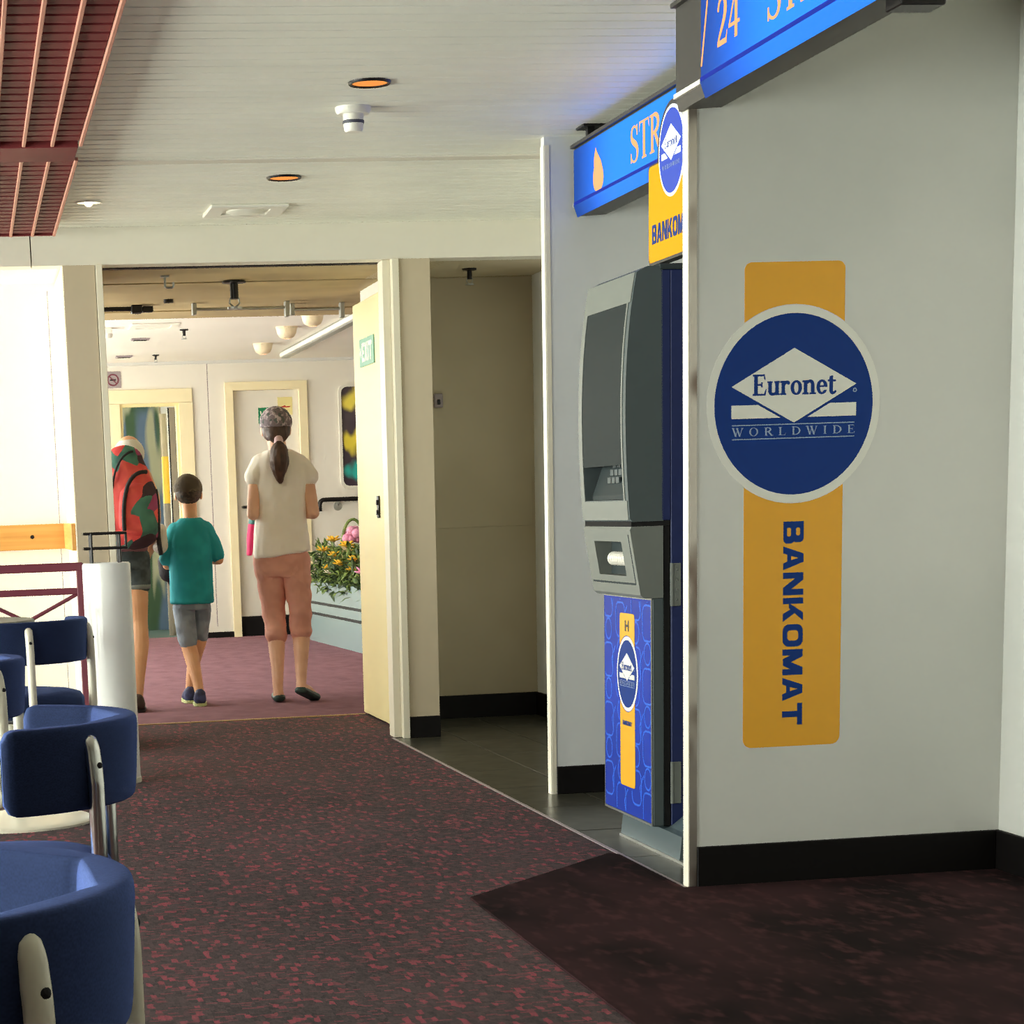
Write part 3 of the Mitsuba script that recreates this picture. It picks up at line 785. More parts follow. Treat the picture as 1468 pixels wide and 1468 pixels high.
front = [(x, z) for x, z in bez([(2.000, 1.705), (1.968, 1.52), (1.966, 1.28), (1.985, 1.040)], 16)]
up = man(profile_y([(2.090, 1.776), (2.045, 1.776), (2.010, 1.760)] + front + [(1.992, 1.028), (2.090, 1.028)], AY0, AY1))
front_in = [(x + 0.055, z) for x, z in front]
cut = man(box(1.90, 2.055, AY0 + 0.045, AY1 - 0.045, 1.095, 1.672))
put(A + '__upper_fascia', tri(up - cut), 'plastic_grey')
def bezel(z0, z1, y0, y1, d=0.0025):
    """A thin lighter facing that follows the bowed front."""
    top = [(2.045, 1.776), (2.010, 1.760)]
    zs = [z for z in np.linspace(z0, z1, 10)]
    fx = np.array([f[0] for f in front[::-1]] + [2.010])
    fz = np.array([f[1] for f in front[::-1]] + [1.760])
    xs = np.interp(zs, fz, fx)
    return profile_y([(x - d, z) for x, z in zip(xs, zs)] + [(x + 0.004, z) for x, z in list(zip(xs, zs))[::-1]], y0, y1)


put(A + '__head_bezel', bezel(1.674, 1.760, AY0 + 0.010, AY1 - 0.002), 'plastic_light')
put(A + '__chin', bezel(1.034, 1.092, AY0 + 0.010, AY1 - 0.002), 'plastic_light')
put(A + '__side_bezel', bezel(1.092, 1.674, AY1 - 0.044, AY1 - 0.002), 'plastic_light')
put(A + '__side_bezel', bezel(1.092, 1.674, AY0 + 0.030, AY0 + 0.044), 'plastic_light')
put(A + '__recess_lining', box(2.048, 2.056, AY0 + 0.046, AY1 - 0.046, 1.096, 1.671), 'screen_dark')
put(A + '__tinted_hood', bezel(1.20, 1.674, AY0 + 0.044, AY1 - 0.044, 0.0005), 'screen_dark')
put(A + '__screen', box(2.040, 2.052, AY0 + 0.06, AY1 - 0.06, 1.30, 1.655, 0.003), 'screen_dark')
put(A + '__screen_glass', box(2.037, 2.040, AY0 + 0.09, AY1 - 0.09, 1.33, 1.63), 'plastic_dark')
shelf = profile_y([(2.055, 1.26), (2.000, 1.110), (2.000, 1.096), (2.055, 1.096)], AY0 + 0.06, AY1 - 0.06)
put(A + '__keypad_shelf', shelf, 'plastic_dark')
for i in range(4):
    for j in range(3):
        t = 0.25 + 0.16 * i
        put(A + '__key', box(2.000 + 0.055 * t - 0.006, 2.000 + 0.055 * t, AY0 + 0.19 + 0.045 * j, AY0 + 0.225 + 0.045 * j, 1.11 + 0.15 * t, 1.11 + 0.15 * t + 0.018), 'plastic_grey')
put(A + '__card_reader', box(1.997, 2.05, AY0 + 0.06, AY0 + 0.12, 1.18, 1.29, 0.006), 'plastic_dark')
low = man(profile_y([(2.090, 1.014), (1.990, 1.014), (1.985, 1.004), (2.018, 0.806), (2.030, 0.796), (2.090, 0.796)], AY0, AY1)) - man(box(1.9, 2.052, AY0 + 0.115, AY1 - 0.105, 0.862, 0.968))
put(A + '__lower_fascia', tri(low), 'plastic_light')
pts = lambda z: 1.985 + (1.004 - z) * (0.033 / 0.198)
put(A + '__fascia_groove', cat(profile_y([(pts(0.842) - 0.001, 0.842), (pts(0.842) + 0.004, 0.842), (pts(0.836) + 0.004, 0.836), (pts(0.836) - 0.001, 0.836)], AY0 + 0.03, AY1 - 0.02),
                               profile_y([(pts(0.99) - 0.001, 0.99), (pts(0.99) + 0.004, 0.99), (pts(0.838) + 0.004, 0.838), (pts(0.838) - 0.001, 0.838)], AY0 + 0.026, AY0 + 0.031)), 'plastic_dark')
put(A + '__seam', box(1.990, 2.112, AY0 + 0.002, AY1 - 0.002, 1.013, 1.030), 'hole')
put(A + '__slot', box(2.048, 2.0525, AY0 + 0.116, AY1 - 0.106, 0.863, 0.967), 'plastic_dark')
roll = []
for i in range(9):
    yy = AY0 + 0.122 + i * 0.023
    roll.append(tube([(2.030, yy, 0.913), (2.030, yy + 0.020, 0.913)], 0.022, 16))
put(A + '__paper_roll', cat(*roll), 'white_plastic')
put(A + '__door', box(2.054, 2.092, AY0 + 0.0, AY1 + 0.003, 0.088, 0.797, 0.004), 'plastic_grey')
put(A + '__door_gap', box(2.092, 2.112, AY0 + 0.004, AY1, 0.09, 1.012), 'hole')
put(A + '__plinth', profile_y([(2.165, 0.128), (2.110, 0.086), (2.088, 0.080), (2.080, 0.008), (2.60, 0.008), (2.60, 0.128)], 6.40, 7.02), 'plinth_slate')
put(A + '__kick_strip', box(2.074, 2.090, 6.33, 7.02, 0.0, 0.009, 0.001), 'steel')
put(A + '__hinge', cat(box(2.118, 2.144, AY0 - 0.006, AY0 + 0.0005, 0.77, 0.90, 0.001), tube([(2.116, AY0 - 0.004, 0.77), (2.116, AY0 - 0.004, 0.90)], 0.006, 8), *[face_y(lathe([(0, 0.002), (0.004, 0.0)], n=8), 2.132, AY0 - 0.006, zz) for zz in (0.79, 0.82, 0.85, 0.88)]), 'plastic_light')
put(A + '__hinge', cat(box(2.118, 2.144, AY0 - 0.006, AY0 + 0.0005, 0.16, 0.29, 0.001), tube([(2.116, AY0 - 0.004, 0.16), (2.116, AY0 - 0.004, 0.29)], 0.006, 8)), 'plastic_light')
# the poster on the door
PX = 2.054
pc_y, pc_z = 6.842, 0.548
put(A + '__poster', box(PX - 0.002, PX, AY0 + 0.006, AY1 - 0.004, 0.098, 0.790), 'poster_blue')
put(A + '__poster_edge', cat(box(PX - 0.003, PX, AY0 + 0.001, AY0 + 0.006, 0.094, 0.794), box(PX - 0.003, PX, AY1 - 0.004, AY1 + 0.001, 0.094, 0.794), box(PX - 0.003, PX, AY0, AY1, 0.090, 0.097), box(PX - 0.003, PX, AY0, AY1, 0.790, 0.796)), 'steel')
tp = lambda m: face_x(m, PX - 0.002, pc_y, pc_z)
doodles = []
for cx in (-0.21, -0.075, 0.095, 0.215):
    for row in range(4):
        zz = -0.40 + row * 0.195 + (0.06 if cx in (-0.21, 0.095) else 0.0)
        head = Point(cx, zz + 0.085).buffer(0.034)
        body = rrect(cx - 0.05, cx + 0.05, zz - 0.07, zz + 0.04, 0.03)
        arm = LineString([(cx + 0.05, zz - 0.05), (cx + 0.035, zz - 0.01), (cx + 0.075, zz + 0.03)]).buffer(0.003)
        for g in (head, body):
            doodles.append(g.buffer(0.003).difference(g.buffer(-0.003)))
        doodles.append(arm)
area = sbox(-0.25, -0.445, 0.25, 0.235).difference(sbox(-0.085, -0.37, 0.085, 0.195)).difference(ell(0, 0, 0.13, 0.135))
put(A + '__figure_outlines', tp(ext(unary_union(doodles).intersection(area).simplify(0.001), 0.0008)), 'poster_line')
labels[A + '__figure_outlines'] = {'kind': 'stuff', 'label': 'pale blue outlined figures on the poster'}
pg = ell(0, 0, 0.118, 0.122)
for g in rrect(-0.08, 0.08, -0.362, 0.192, 0.015).difference(pg).geoms:
    put(A + '__poster_band', tp(ext(g, 0.0012)), 'print_yellow')
oval_logo(A, lambda m: tp(m), 0.205, 0.215, True, 0.0008, 'print_white', 'print_blue', 'print_blue', 0.012)
m = block_word('BANKOMAT', 0.014, 0.10, 0.001); m.apply_translation((-0.05, -0.165, 0.0012))
put(A + '__lettering', tp(m), 'print_blue')
put(A + '__band_mark', tp(move(ext(unary_union([sbox(-0.022, 0.135, -0.010, 0.170), sbox(0.010, 0.135, 0.022, 0.170), sbox(-0.010, 0.149, 0.010, 0.156)]), 0.0006), 0.0012)), 'box_dark')
lab(A, 'grey and blue cash machine with a blue poster on its door, standing in the niche', 'cash machine')

# illuminated sign standing on the machine
S = 'bank_sign'
BX = 2.200
by = 6.83
pl = lambda m: face_x(m, BX, by, 0)
body = unary_union([rrect(-0.245, 0.245, 1.822, 2.128, 0.02), ell(0, 2.140, 0.150, 0.150)])
bm = ext(body, 0.034); bm.apply_translation((0, 0, -0.034))
put(S + '__case', pl(bm), 'box_dark')
lit = {'type': 'area', 'radiance': {'type': 'rgb', 'value': [0.85, 0.34, 0.0]}, 'sampling_weight': 0.3}
put(S + '__face', pl(ext(rrect(-0.236, 0.236, 1.831, 2.122, 0.016).difference(ell(0, 2.140, 0.128, 0.134)), 0.002)), 'glow_yellow', emitter=lit)
mat('glow_white', srgb(240, 240, 240), 0.4)
put(S + '__oval_border', pl(ext(ell(0, 2.140, 0.128, 0.134), 0.003)), 'glow_white', emitter={'type': 'area', 'radiance': {'type': 'rgb', 'value': [0.75, 0.8, 0.9]}, 'sampling_weight': 0.1})
put(S + '__oval', pl(move(ext(ell(0, 2.140, 0.119, 0.124), 0.001), 0.003)), 'print_blue', emitter={'type': 'area', 'radiance': {'type': 'rgb', 'value': [0.045, 0.06, 0.36]}, 'sampling_weight': 0.1})
loz = Polygon([(-0.094, 2.165), (0, 2.218), (0.094, 2.165), (0, 2.112)])
bars = unary_union([Polygon([(s * 0.094, 2.140), (s * 0.062, 2.140), (s * 0.034, 2.122), (s * 0.094, 2.122)]).buffer(0) for s in (-1, 1)])
put(S + '__lozenge', pl(move(ext(unary_union([loz, bars]), 0.001), 0.004)), 'glow_white', emitter={'type': 'area', 'radiance': {'type': 'rgb', 'value': [0.85, 0.9, 0.95]}, 'sampling_weight': 0.1})
m, wd = serif_word('Euronet', 0.026, 0.001, 0.03); m.apply_scale((0.125 / wd, 1, 1)); m.apply_translation((-0.0625, 2.153, 0.005))
put(S + '__lettering', pl(m), 'print_blue')
m, wd = serif_word('WORLDWIDE', 0.012, 0.001, 0.5); m.apply_scale((0.17 / wd, 1, 1)); m.apply_translation((-0.085, 2.092, 0.004))
put(S + '__lettering', pl(m), 'print_pale')
m = block_word('BANKOMAT', 0.058, 0.42, 0.001); m.apply_translation((-0.200, 1.885, 0.002))
put(S + '__lettering', pl(m), 'print_blue')
for yy in (by - 0.16, by + 0.16):
    put(S + '__leg', box(BX + 0.012, BX + 0.028, yy - 0.01, yy + 0.01, 1.78, 1.84), 'black_metal')
lab(S, 'glowing yellow sign with blue oval standing on top of the cash machine', 'sign')


# ------------------------------------------------------------------ blue light boxes under the ceiling
def glow_band(ya, yb, base, fade):
    """A tube-lit face: bright along the tube, dim past its ends."""
    def fn(p, n, uv):
        t = smoothstep(0.0, fade, p.y - ya) * smoothstep(0.0, fade, yb - p.y)
        return mi.Color3f(base) * (0.10 + 0.90 * t)
    return proc(fn)


def light_box(key, X, y_near, y_far, y_dark, z0, zt, ya, yb, label):
    """Face towards -X; the face between y_near and y_dark is lit, the rest up to y_far is plain housing."""
    prof = [(X + 0.004, zt), (X + 0.004, z0 + 0.050), (X + 0.002, z0 + 0.044), (X + 0.004, z0 + 0.038), (X + 0.012, z0 + 0.004), (X + 0.12, z0 + 0.010), (X + 0.12, zt)]
    put(key + '__housing', profile_y(prof, y_near, y_far), 'box_dark')
    face = trimesh.Trimesh([(X, y_near, z0 + 0.052), (X, y_dark, z0 + 0.052), (X, y_dark, zt - 0.006), (X, y_near, zt - 0.006)], [(0, 2, 1), (0, 3, 2)], process=False)
    if face.face_normals[0][0] > 0:
        face.invert()
    put(key + '__face', face, 'sign_blue', uv=np.array([(0, 0), (1, 0), (1, 1), (0, 1.0)]), emitter={'type': 'area', 'radiance': glow_band(ya, yb, SIGN_BLUE, 0.6), 'sampling_weight': 1.0})
    put(key + '__groove', box(X - 0.002, X + 0.004, y_near, y_dark, z0 + 0.040, z0 + 0.052, 0.001), 'groove_blue')
    lb = trimesh.Trimesh([(X - 0.002, y_near, z0 + 0.040), (X - 0.002, y_dark, z0 + 0.040), (X + 0.012, y_dark, z0), (X + 0.012, y_near, z0)], [(0, 1, 2), (0, 2, 3)], process=False)
    if lb.face_normals[0][0] > 0:
        lb.invert()
    put(key + '__lower_band', lb, 'sign_blue', uv=np.array([(0, 0), (1, 0), (1, 1), (0, 1.0)]), emitter={'type': 'area', 'radiance': glow_band(ya, yb, [v * 0.8 for v in SIGN_BLUE], 0.6), 'sampling_weight': 0.5})
    put(key + '__top_rail', box(X - 0.012, X + 0.12, y_near, y_far, zt, zt + 0.012, 0.001), 'box_dark')
    put(key + '__edge_strip', box(X - 0.003, X + 0.010, y_dark, y_far, z0 + 0.036, z0 + 0.048), 'edge_white')
    lab(key, label, 'light box')


orange_lit = {'type': 'area', 'radiance': {'type': 'rgb', 'value': [0.95, 0.38, 0.17]}, 'sampling_weight': 0.1}
LB = 'street_sign'
light_box(LB, 2.240, 6.25, 8.105, 8.10, 2.105, 2.342, 5.9, 8.14, 'blue glowing light box with orange lettering behind the yellow sign in the niche')
fl = lambda m: face_x(m, 2.2395, 0, 0)
m, wd = serif_word('STR', 0.118, 0.001, 0.05); m.apply_scale((0.335 / wd, 1, 1))
put(LB + '__lettering', face_x(m, 2.2395, 7.40, 2.182), 'orange_glass', emitter=orange_lit)
flame = Polygon(np.vstack([bez([(0.0, 0.0), (-0.075, 0.0), (-0.075, 0.06), (-0.05, 0.085)]), bez([(-0.05, 0.085), (-0.06, 0.12), (-0.04, 0.13), (-0.03, 0.15)]), bez([(-0.03, 0.15), (-0.01, 0.12), (0.03, 0.11), (0.045, 0.08)]), bez([(0.045, 0.08), (0.08, 0.04), (0.06, 0.0), (0.0, 0.0)])])).buffer(0)
put(LB + '__emblem', face_x(ext(flame, 0.001), 2.2395, 7.78, 2.152), 'orange_glass', emitter=orange_lit)
put(LB + '__hanger', cat(box(2.236, 2.262, 7.90, 7.925, 2.35, CEIL), box(2.21, 2.29, 7.86, 7.96, CEIL - 0.008, CEIL)), 'black_metal')
LC = 'street_sign_001'
light_box(LC, 1.940, 4.55, 6.003, 5.785, 2.107, 2.372, 3.9, 5.82, 'large blue glowing light box with orange numerals above the sticker wall')
m, wd = serif_word('/ 24', 0.118, 0.001, 0.02)
m.apply_scale((0.30 / wd, 1, 1))
put(LC + '__lettering', face_x(m, 1.9395, 5.785, 2.205), 'orange_glass', emitter=orange_lit)
m, wd = serif_word('STR', 0.118, 0.001, 0.05); m.apply_scale((0.335 / wd, 1, 1))
put(LC + '__lettering', face_x(m, 1.9395, 5.30, 2.190), 'orange_glass', emitter=orange_lit)
for yy in (4.8, 5.6):
    put(LC + '__hanger', box(1.95, 1.975, yy, yy + 0.025, 2.384, CEIL), 'black_metal')
put(LC + '__wall_bracket', box(1.98, 2.08, 4.62, 4.70, 2.085, 2.112, 0.003), 'black_metal')


# ------------------------------------------------------------------ cylinder bin, wire rack, railing
CX, CY, CR = 0.548, 9.25, 0.100
k = put('pedestal_bin', lathe([(0, 0.0), (CR - 0.003, 0.0), (CR, 0.004), (CR, 0.905), (CR - 0.006, 0.914), (CR - 0.02, 0.914), (CR - 0.03, 0.895), (0, 0.895)], CX, CY, 0, 72), 'white_gloss', 40)
lab(k, 'tall glossy white cylinder bin standing at the foot of the column', 'bin')
put(k + '__base_ring', lathe([(CR + 0.0005, 0.0), (CR + 0.004, 0.0), (CR + 0.004, 0.02), (CR + 0.0005, 0.024)], CX, CY, 0, 64), 'cream_tube', 40)
put(k + '__screw', sphere(CX + 0.06, CY - 0.081, 0.07, 0.006, sub=1), 'black_metal')
k = put('wire_rack', tube([(CX - 0.088, CY - 0.06, 1.033), (CX + 0.085, CY - 0.06, 1.033), (CX + 0.085, CY + 0.06, 1.033), (CX - 0.088, CY + 0.06, 1.033)], 0.0055, 8, True), 'black_metal')
lab(k, 'black wire rack standing on the white cylinder bin', 'rack')
put(k + '__hoop', tube([(CX - 0.088, CY - 0.06, 0.973), (CX + 0.085, CY - 0.06, 0.973), (CX + 0.085, CY + 0.06, 0.973), (CX - 0.088, CY + 0.06, 0.973)], 0.0055, 8, True), 'black_metal')
for (dx, dy) in ((-0.060, -0.06), (0.056, -0.055), (0.085, -0.02), (-0.060, 0.05), (0.056, 0.055)):
    put(k + '__upright', tube([(CX + dx, CY + dy, 0.905 if dx < 0.08 else 0.97), (CX + dx, CY + dy, 1.035)], 0.0055, 8), 'black_metal')

k = 'stair_railing'
RY = 9.45
put(k + '__top_bar', box(-1.2, 0.462, RY - 0.018, RY + 0.018, 0.880, 0.915, 0.004), 'maroon_metal')
put(k + '__middle_bar', box(-1.2, 0.440, RY - 0.014, RY + 0.014, 0.783, 0.810, 0.003), 'maroon_metal')
put(k + '__lower_bar', box(-1.2, 0.440, RY - 0.014, RY + 0.014, 0.10, 0.13, 0.003), 'maroon_metal')
for xx in (0.448, -0.50, -1.19):
    put(k + '__post', box(xx - 0.016, xx + 0.016, RY - 0.016, RY + 0.016, 0, 0.885, 0.003), 'maroon_metal')
for (xa, za, xb, zb) in ((0.435, 0.785, 0.215, 0.675), (0.000, 0.785, 0.215, 0.675), (0.215, 0.675, 0.215, 0.12), (-0.48, 0.675, 0.0, 0.785)):
    put(k + '__brace', tube([(xa, RY, za), (xb, RY, zb)], 0.008, 8), 'maroon_metal')
lab(k, 'maroon metal railing with slanted braces left of the white cylinder bin', 'railing')

# ------------------------------------------------------------------ tables and chairs
def table(cx, cy, r, rb, z, label):
    k = 'cafe_table'
    n = 1
    while k in labels:
        k = f'cafe_table_{n:03d}'; n += 1
    put(k + '__tabletop', lathe([(0, z - 0.028), (r - 0.01, z - 0.028), (r, z - 0.018), (r, z - 0.004), (r - 0.004, z), (0, z)], cx, cy, 0, 56), 'plastic_light', 40)
    put(k + '__column', lathe([(0, 0.03), (0.05, 0.03), (0.035, 0.08), (0.032, z - 0.06), (0.07, z - 0.028), (0, z - 0.028)], cx, cy, 0, 28), 'cream_tube', 40)
    put(k + '__base', lathe([(0, 0), (rb, 0), (rb, 0.008), (rb - 0.02, 0.018), (0.12, 0.034), (0.05, 0.05), (0, 0.05)], cx, cy, 0, 56), 'cream_tube', 40)
    lab(k, label, 'table')


table(-0.12, 8.85, 0.35, 0.26, 0.715, 'small round table on a white pedestal behind the far blue chair')


def chair(cx, cy, axis, label, tube_mat, wrap=70, half=34, R=0.286):
    k = 'tub_chair'
    n = 1
    while k in labels:
        k = f'tub_chair_{n:03d}'; n += 1
    a0 = math.radians(axis)

    def at(m):
        m = m.copy()
        c, s = math.cos(a0), math.sin(a0)
        m.apply_transform(mx([[c, -s, 0, cx], [s, c, 0, cy], [0, 0, 1, 0]]))
        return m
    # back: a rounded band bent round the sitter, its inner side in upright channels
    zb, zt, th = 0.592, 0.744, 0.034
    W = math.radians(wrap)
    na, V, F = 72, [], []
    prof = []
    for t in np.linspace(0, 2 * np.pi, 28, endpoint=False):      # closed section, superellipse
        c, s = math.cos(t), math.sin(t)
        prof.append((0.5 * np.sign(c) * abs(c) ** 0.45, 0.5 * np.sign(s) * abs(s) ** 0.30))
    prof = np.array(prof)
    ths = np.linspace(-W, W, na)
    for th_a in ths:
        e = (W - abs(th_a)) / 0.10
        round_end = math.sqrt(max(0.0, 1 - max(0.0, 1 - e) ** 2)) if e < 1 else 1.0
        round_end = max(round_end, 0.04)
        lobes = abs(math.sin(th_a * 4.5)) ** 0.6
        flare = 0.010
        for u, w in prof:
            rr = R - th / 2 + u * th * (0.35 + 0.65 * round_end)
            if u < 0:
                rr -= 0.018 * lobes
            z = (zb + zt) / 2 + w * (zt - zb) * (0.72 + 0.28 * round_end)
            rr += flare * (z - zb) / (zt - zb)
            V.append((rr * math.cos(th_a), rr * math.sin(th_a), z))
    m_ = len(prof)
    for i in range(na - 1):
        for j in range(m_):
            p, q, s, t = i * m_ + j, i * m_ + (j + 1) % m_, (i + 1) * m_ + j, (i + 1) * m_ + (j + 1) % m_
            F += [(p, s, t), (p, t, q)]
    for i in (0, na - 1):
        c = len(V)
        V.append(tuple(np.mean(V[i * m_:(i + 1) * m_], 0)))
        for j in range(m_):
            p, q = i * m_ + j, i * m_ + (j + 1) % m_
            F.append((c, p, q) if i == 0 else (c, q, p))
    back = trimesh.Trimesh(V, F, process=False)
    trimesh.repair.fix_normals(back)
    put(k + '__backrest', at(back), 'fabric_blue', 50)
    # seat cushion
    t = np.linspace(0, 2 * np.pi, 48, endpoint=False)
    sec = [(0.55, 0.398), (0.92, 0.400), (1.0, 0.418), (1.0, 0.452), (0.95, 0.474), (0.80, 0.486), (0.4, 0.492)]
    V, F = [], []
    for f, z in sec:
        for a in t:
            V.append((0.0 - 0.01 + 0.25 * f * np.sign(math.cos(a)) * abs(math.cos(a)) ** 0.7, 0.25 * f * np.sign(math.sin(a)) * abs(math.sin(a)) ** 0.7, z))
    ns = len(t)
    for i in range(len(sec) - 1):
        for j in range(ns):
            p, q, s, u = i * ns + j, i * ns + (j + 1) % ns, (i + 1) * ns + j, (i + 1) * ns + (j + 1) % ns
            F += [(p, q, u), (p, u, s)]
    V += [(-0.01, 0, 0.398), (-0.01, 0, 0.493)]
    for j in range(ns):
        F += [(len(V) - 2, (j + 1) % ns, j), (len(V) - 1, (len(sec) - 1) * ns + j, (len(sec) - 1) * ns + (j + 1) % ns)]
    put(k + '__seat', at(trimesh.Trimesh(V, F, process=False)), 'fabric_blue', 60)
    put(k + '__seat_pan', at(box(-0.15, 0.14, -0.14, 0.14, 0.380, 0.400, 0.006)), 'black_metal')
    # two tubes from the outer side of the back, down and forward under the seat to a column on a round foot
    for sgn in (-1, 1):
        aa = math.radians(half) * sgn
        ro = R + 0.015
        p = lambda r_, z_: (r_ * math.cos(aa), r_ * math.sin(aa), z_)
        path = bend([p(R - 0.004, 0.724), p(R + 0.008, 0.706), p(ro, 0.66), p(ro, 0.372), p(0.03, 0.372)], 0.06, 6)
        rad = [0.009 if i == 0 else 0.0150 for i in range(len(path))]
        put(k + '__frame_tube', at(tube(path, rad, 12)), tube_mat, True)
        put(k + '__bolt_hole', at(sphere(*p(ro + 0.0085, 0.672), 0.0072, sub=1)), 'hole')
    put(k + '__column', at(lathe([(0, 0.03), (0.045, 0.03), (0.030, 0.07), (0.028, 0.385), (0, 0.385)], n=24)), 'cream_tube', 40)
    put(k + '__foot_disc', at(lathe([(0, 0), (0.285, 0), (0.285, 0.008), (0.262, 0.018), (0.10, 0.032), (0.045, 0.05), (0, 0.05)], n=48)), 'cream_tube', 40)
    lab(k, label, 'chair', None)


chair(-0.150, 2.235, -18, 'nearest blue fabric tub chair with cream frame tubes at the lower left corner', 'cream_tube', 82)
chair(-0.010, 4.090, -6, 'blue tub chair with shiny chrome frame tubes behind the nearest chair', 'chrome', 76, 42)
chair(0.110, 8.150, -42, 'far blue tub chair with cream tubes beside the white cylinder bin', 'cream_tube', 76)
chair(-0.172, 5.930, -8, 'blue tub chair cut by the left picture edge in front of the far chair', 'cream_tube', 70)


# ------------------------------------------------------------------ people
def ball(p, r):
    return m3.Manifold.sphere(float(r), 20).translate([float(v) for v in p])


def limb(*joints):
    """One hull per bone between joints given as ((x, y, z), radius)."""
    out = []
    for (a, ra), (b, rb) in zip(joints, joints[1:]):
        out.append(m3.Manifold.batch_hull([ball(a, ra), ball(b, rb)]))
    return out


def egg(c, rx, ry, rz):
    return m3.Manifold.sphere(1.0, 28).scale([rx, ry, rz]).translate([float(v) for v in c])


def loft(sections, n=36, power=0.85):
    """Stacked rounded sections (x, y, z, rx, ry) as a solid."""
    V, F = [], []
    t = np.arange(n) * 2 * np.pi / n
    for (x, y, z, rx, ry) in sections:
        c, s = np.cos(t), np.sin(t)
        V += list(np.stack([x + rx * np.sign(c) * np.abs(c) ** power, y + ry * np.sign(s) * np.abs(s) ** power, np.full(n, z)], 1))
    k = len(sections)
    for i in range(k - 1):
        for j in range(n):
            p, q, s, u = i * n + j, i * n + (j + 1) % n, (i + 1) * n + j, (i + 1) * n + (j + 1) % n
            F += [(p, q, u), (p, u, s)]
    V += [np.array(sections[0][:3]), np.array(sections[-1][:3])]
    for j in range(n):
        F += [(len(V) - 2, (j + 1) % n, j), (len(V) - 1, (k - 1) * n + j, (k - 1) * n + (j + 1) % n)]
    return man(trimesh.Trimesh(np.array(V), np.array(F), process=False))


def relax(t, it):
    """Smooths a mesh in place: each pass moves the points towards their neighbours' mean, then most of the way back."""
    e = t.edges_unique
    n = len(t.vertices)
    deg = np.maximum(np.bincount(e.ravel(), minlength=n), 1)[:, None]
    v = np.array(t.vertices)
    for _ in range(it):
        for f in (0.5, -0.45):
            s = np.zeros_like(v)
            np.add.at(s, e[:, 0], v[e[:, 1]])
            np.add.at(s, e[:, 1], v[e[:, 0]])
            v = v + f * (s / deg - v)
    t.vertices = v


def merge(parts, length=0.02, it=8, wrinkle=0.0, freq=(14, 14, 7), seed=0):
    m = m3.Manifold.batch_boolean(parts, m3.OpType.Add).refine_to_length(length)
    t = tri(m)
    t.merge_vertices()
    relax(t, it)
    if wrinkle:
        d = meshkit.fbm(t.vertices * np.array(freq), 3, seed) - 0.5
        t.vertices += t.vertex_normals * (d * 2 * wrinkle)[:, None]
    return t


def hand(wrist, elbow, palm_dir, thumb_side, s=1.0, curl=0.5):
    """Palm, four unequal bent fingers and a thumb; returns manifolds that start inside the wrist."""
    w, e = np.array(wrist, float), np.array(elbow, float)
    f = (w - e) / np.linalg.norm(w - e)
    nrm = np.array(palm_dir, float); nrm -= f * (nrm @ f); nrm /= np.linalg.norm(nrm)
    side = np.cross(f, nrm) * thumb_side
    out = limb((w, 0.026 * s), (w + f * 0.05 * s, 0.030 * s))
    out.append(m3.Manifold.batch_hull([ball(w + f * 0.085 * s + side * v * s, 0.012 * s) for v in (-0.032, -0.01, 0.012, 0.033)] + [ball(w + f * 0.02 * s, 0.02 * s)]))
    for v, ln in ((0.033, 0.068), (0.011, 0.078), (-0.011, 0.072), (-0.032, 0.056)):
        p, d = w + f * 0.085 * s + side * v * s, f.copy()
        js = [(p, 0.0095 * s)]
        for frac, ang in ((0.42, 0.35), (0.32, 0.6), (0.26, 0.5)):
            a = ang * curl * 1.6
            d = d * math.cos(a) + nrm * math.sin(a); d /= np.linalg.norm(d)
            p = p + d * ln * frac * s
            js.append((p, 0.0082 * s))
        out += limb(*js)
    p = w + f * 0.03 * s + side * 0.028 * s
    d = f * 0.6 + side * 0.7 + nrm * 0.25; d /= np.linalg.norm(d)
    q = p + d * 0.04 * s
    d2 = f * 0.85 + side * 0.3 + nrm * 0.4; d2 /= np.linalg.norm(d2)
    out += limb((p, 0.013 * s), (q, 0.0105 * s), (q + d2 * 0.034 * s, 0.009 * s))
    return out


def head(c, s=1.0, tilt=0.0, yaw=0.0):
    """Skull, jaw, nose and ears facing +Y, tilted forward; returns manifolds and a transform for the face parts."""
    c = np.array(c, float)
    M = trimesh.transformations.rotation_matrix(-tilt, (1, 0, 0)) @ np.eye(4)
    M = trimesh.transformations.rotation_matrix(yaw, (0, 0, 1)) @ M

    def tr(p):
        return c + M[:3, :3] @ (np.array(p, float) * s)
    sk = [(0, -0.012, 0.030), (0, 0.006, -0.020)]
    parts = []
    base = m3.Manifold.batch_hull([egg((0, -0.010, 0.030), 0.077, 0.094, 0.088), egg((0, 0.038, -0.060), 0.048, 0.046, 0.050)])
    nose = m3.Manifold.batch_hull([ball((0, 0.086, 0.010), 0.008), ball((0, 0.104, -0.026), 0.012), ball((0.012, 0.090, -0.030), 0.008), ball((-0.012, 0.090, -0.030), 0.008)])
    ears = [egg((sg * 0.080, -0.006, -0.004), 0.010, 0.020, 0.032) for sg in (-1, 1)]
    brow = m3.Manifold.batch_hull([ball((-0.04, 0.076, 0.026), 0.010), ball((0.04, 0.076, 0.026), 0.010)])
    chin = ball((0, 0.078, -0.098), 0.020)
    A34 = (M[:3, :3] * s)
    mtx = np.hstack([A34, c[:, None]])
    for p in [base, nose, brow, chin] + ears:
        parts.append(p.transform(mtx.tolist()))
    return parts, tr


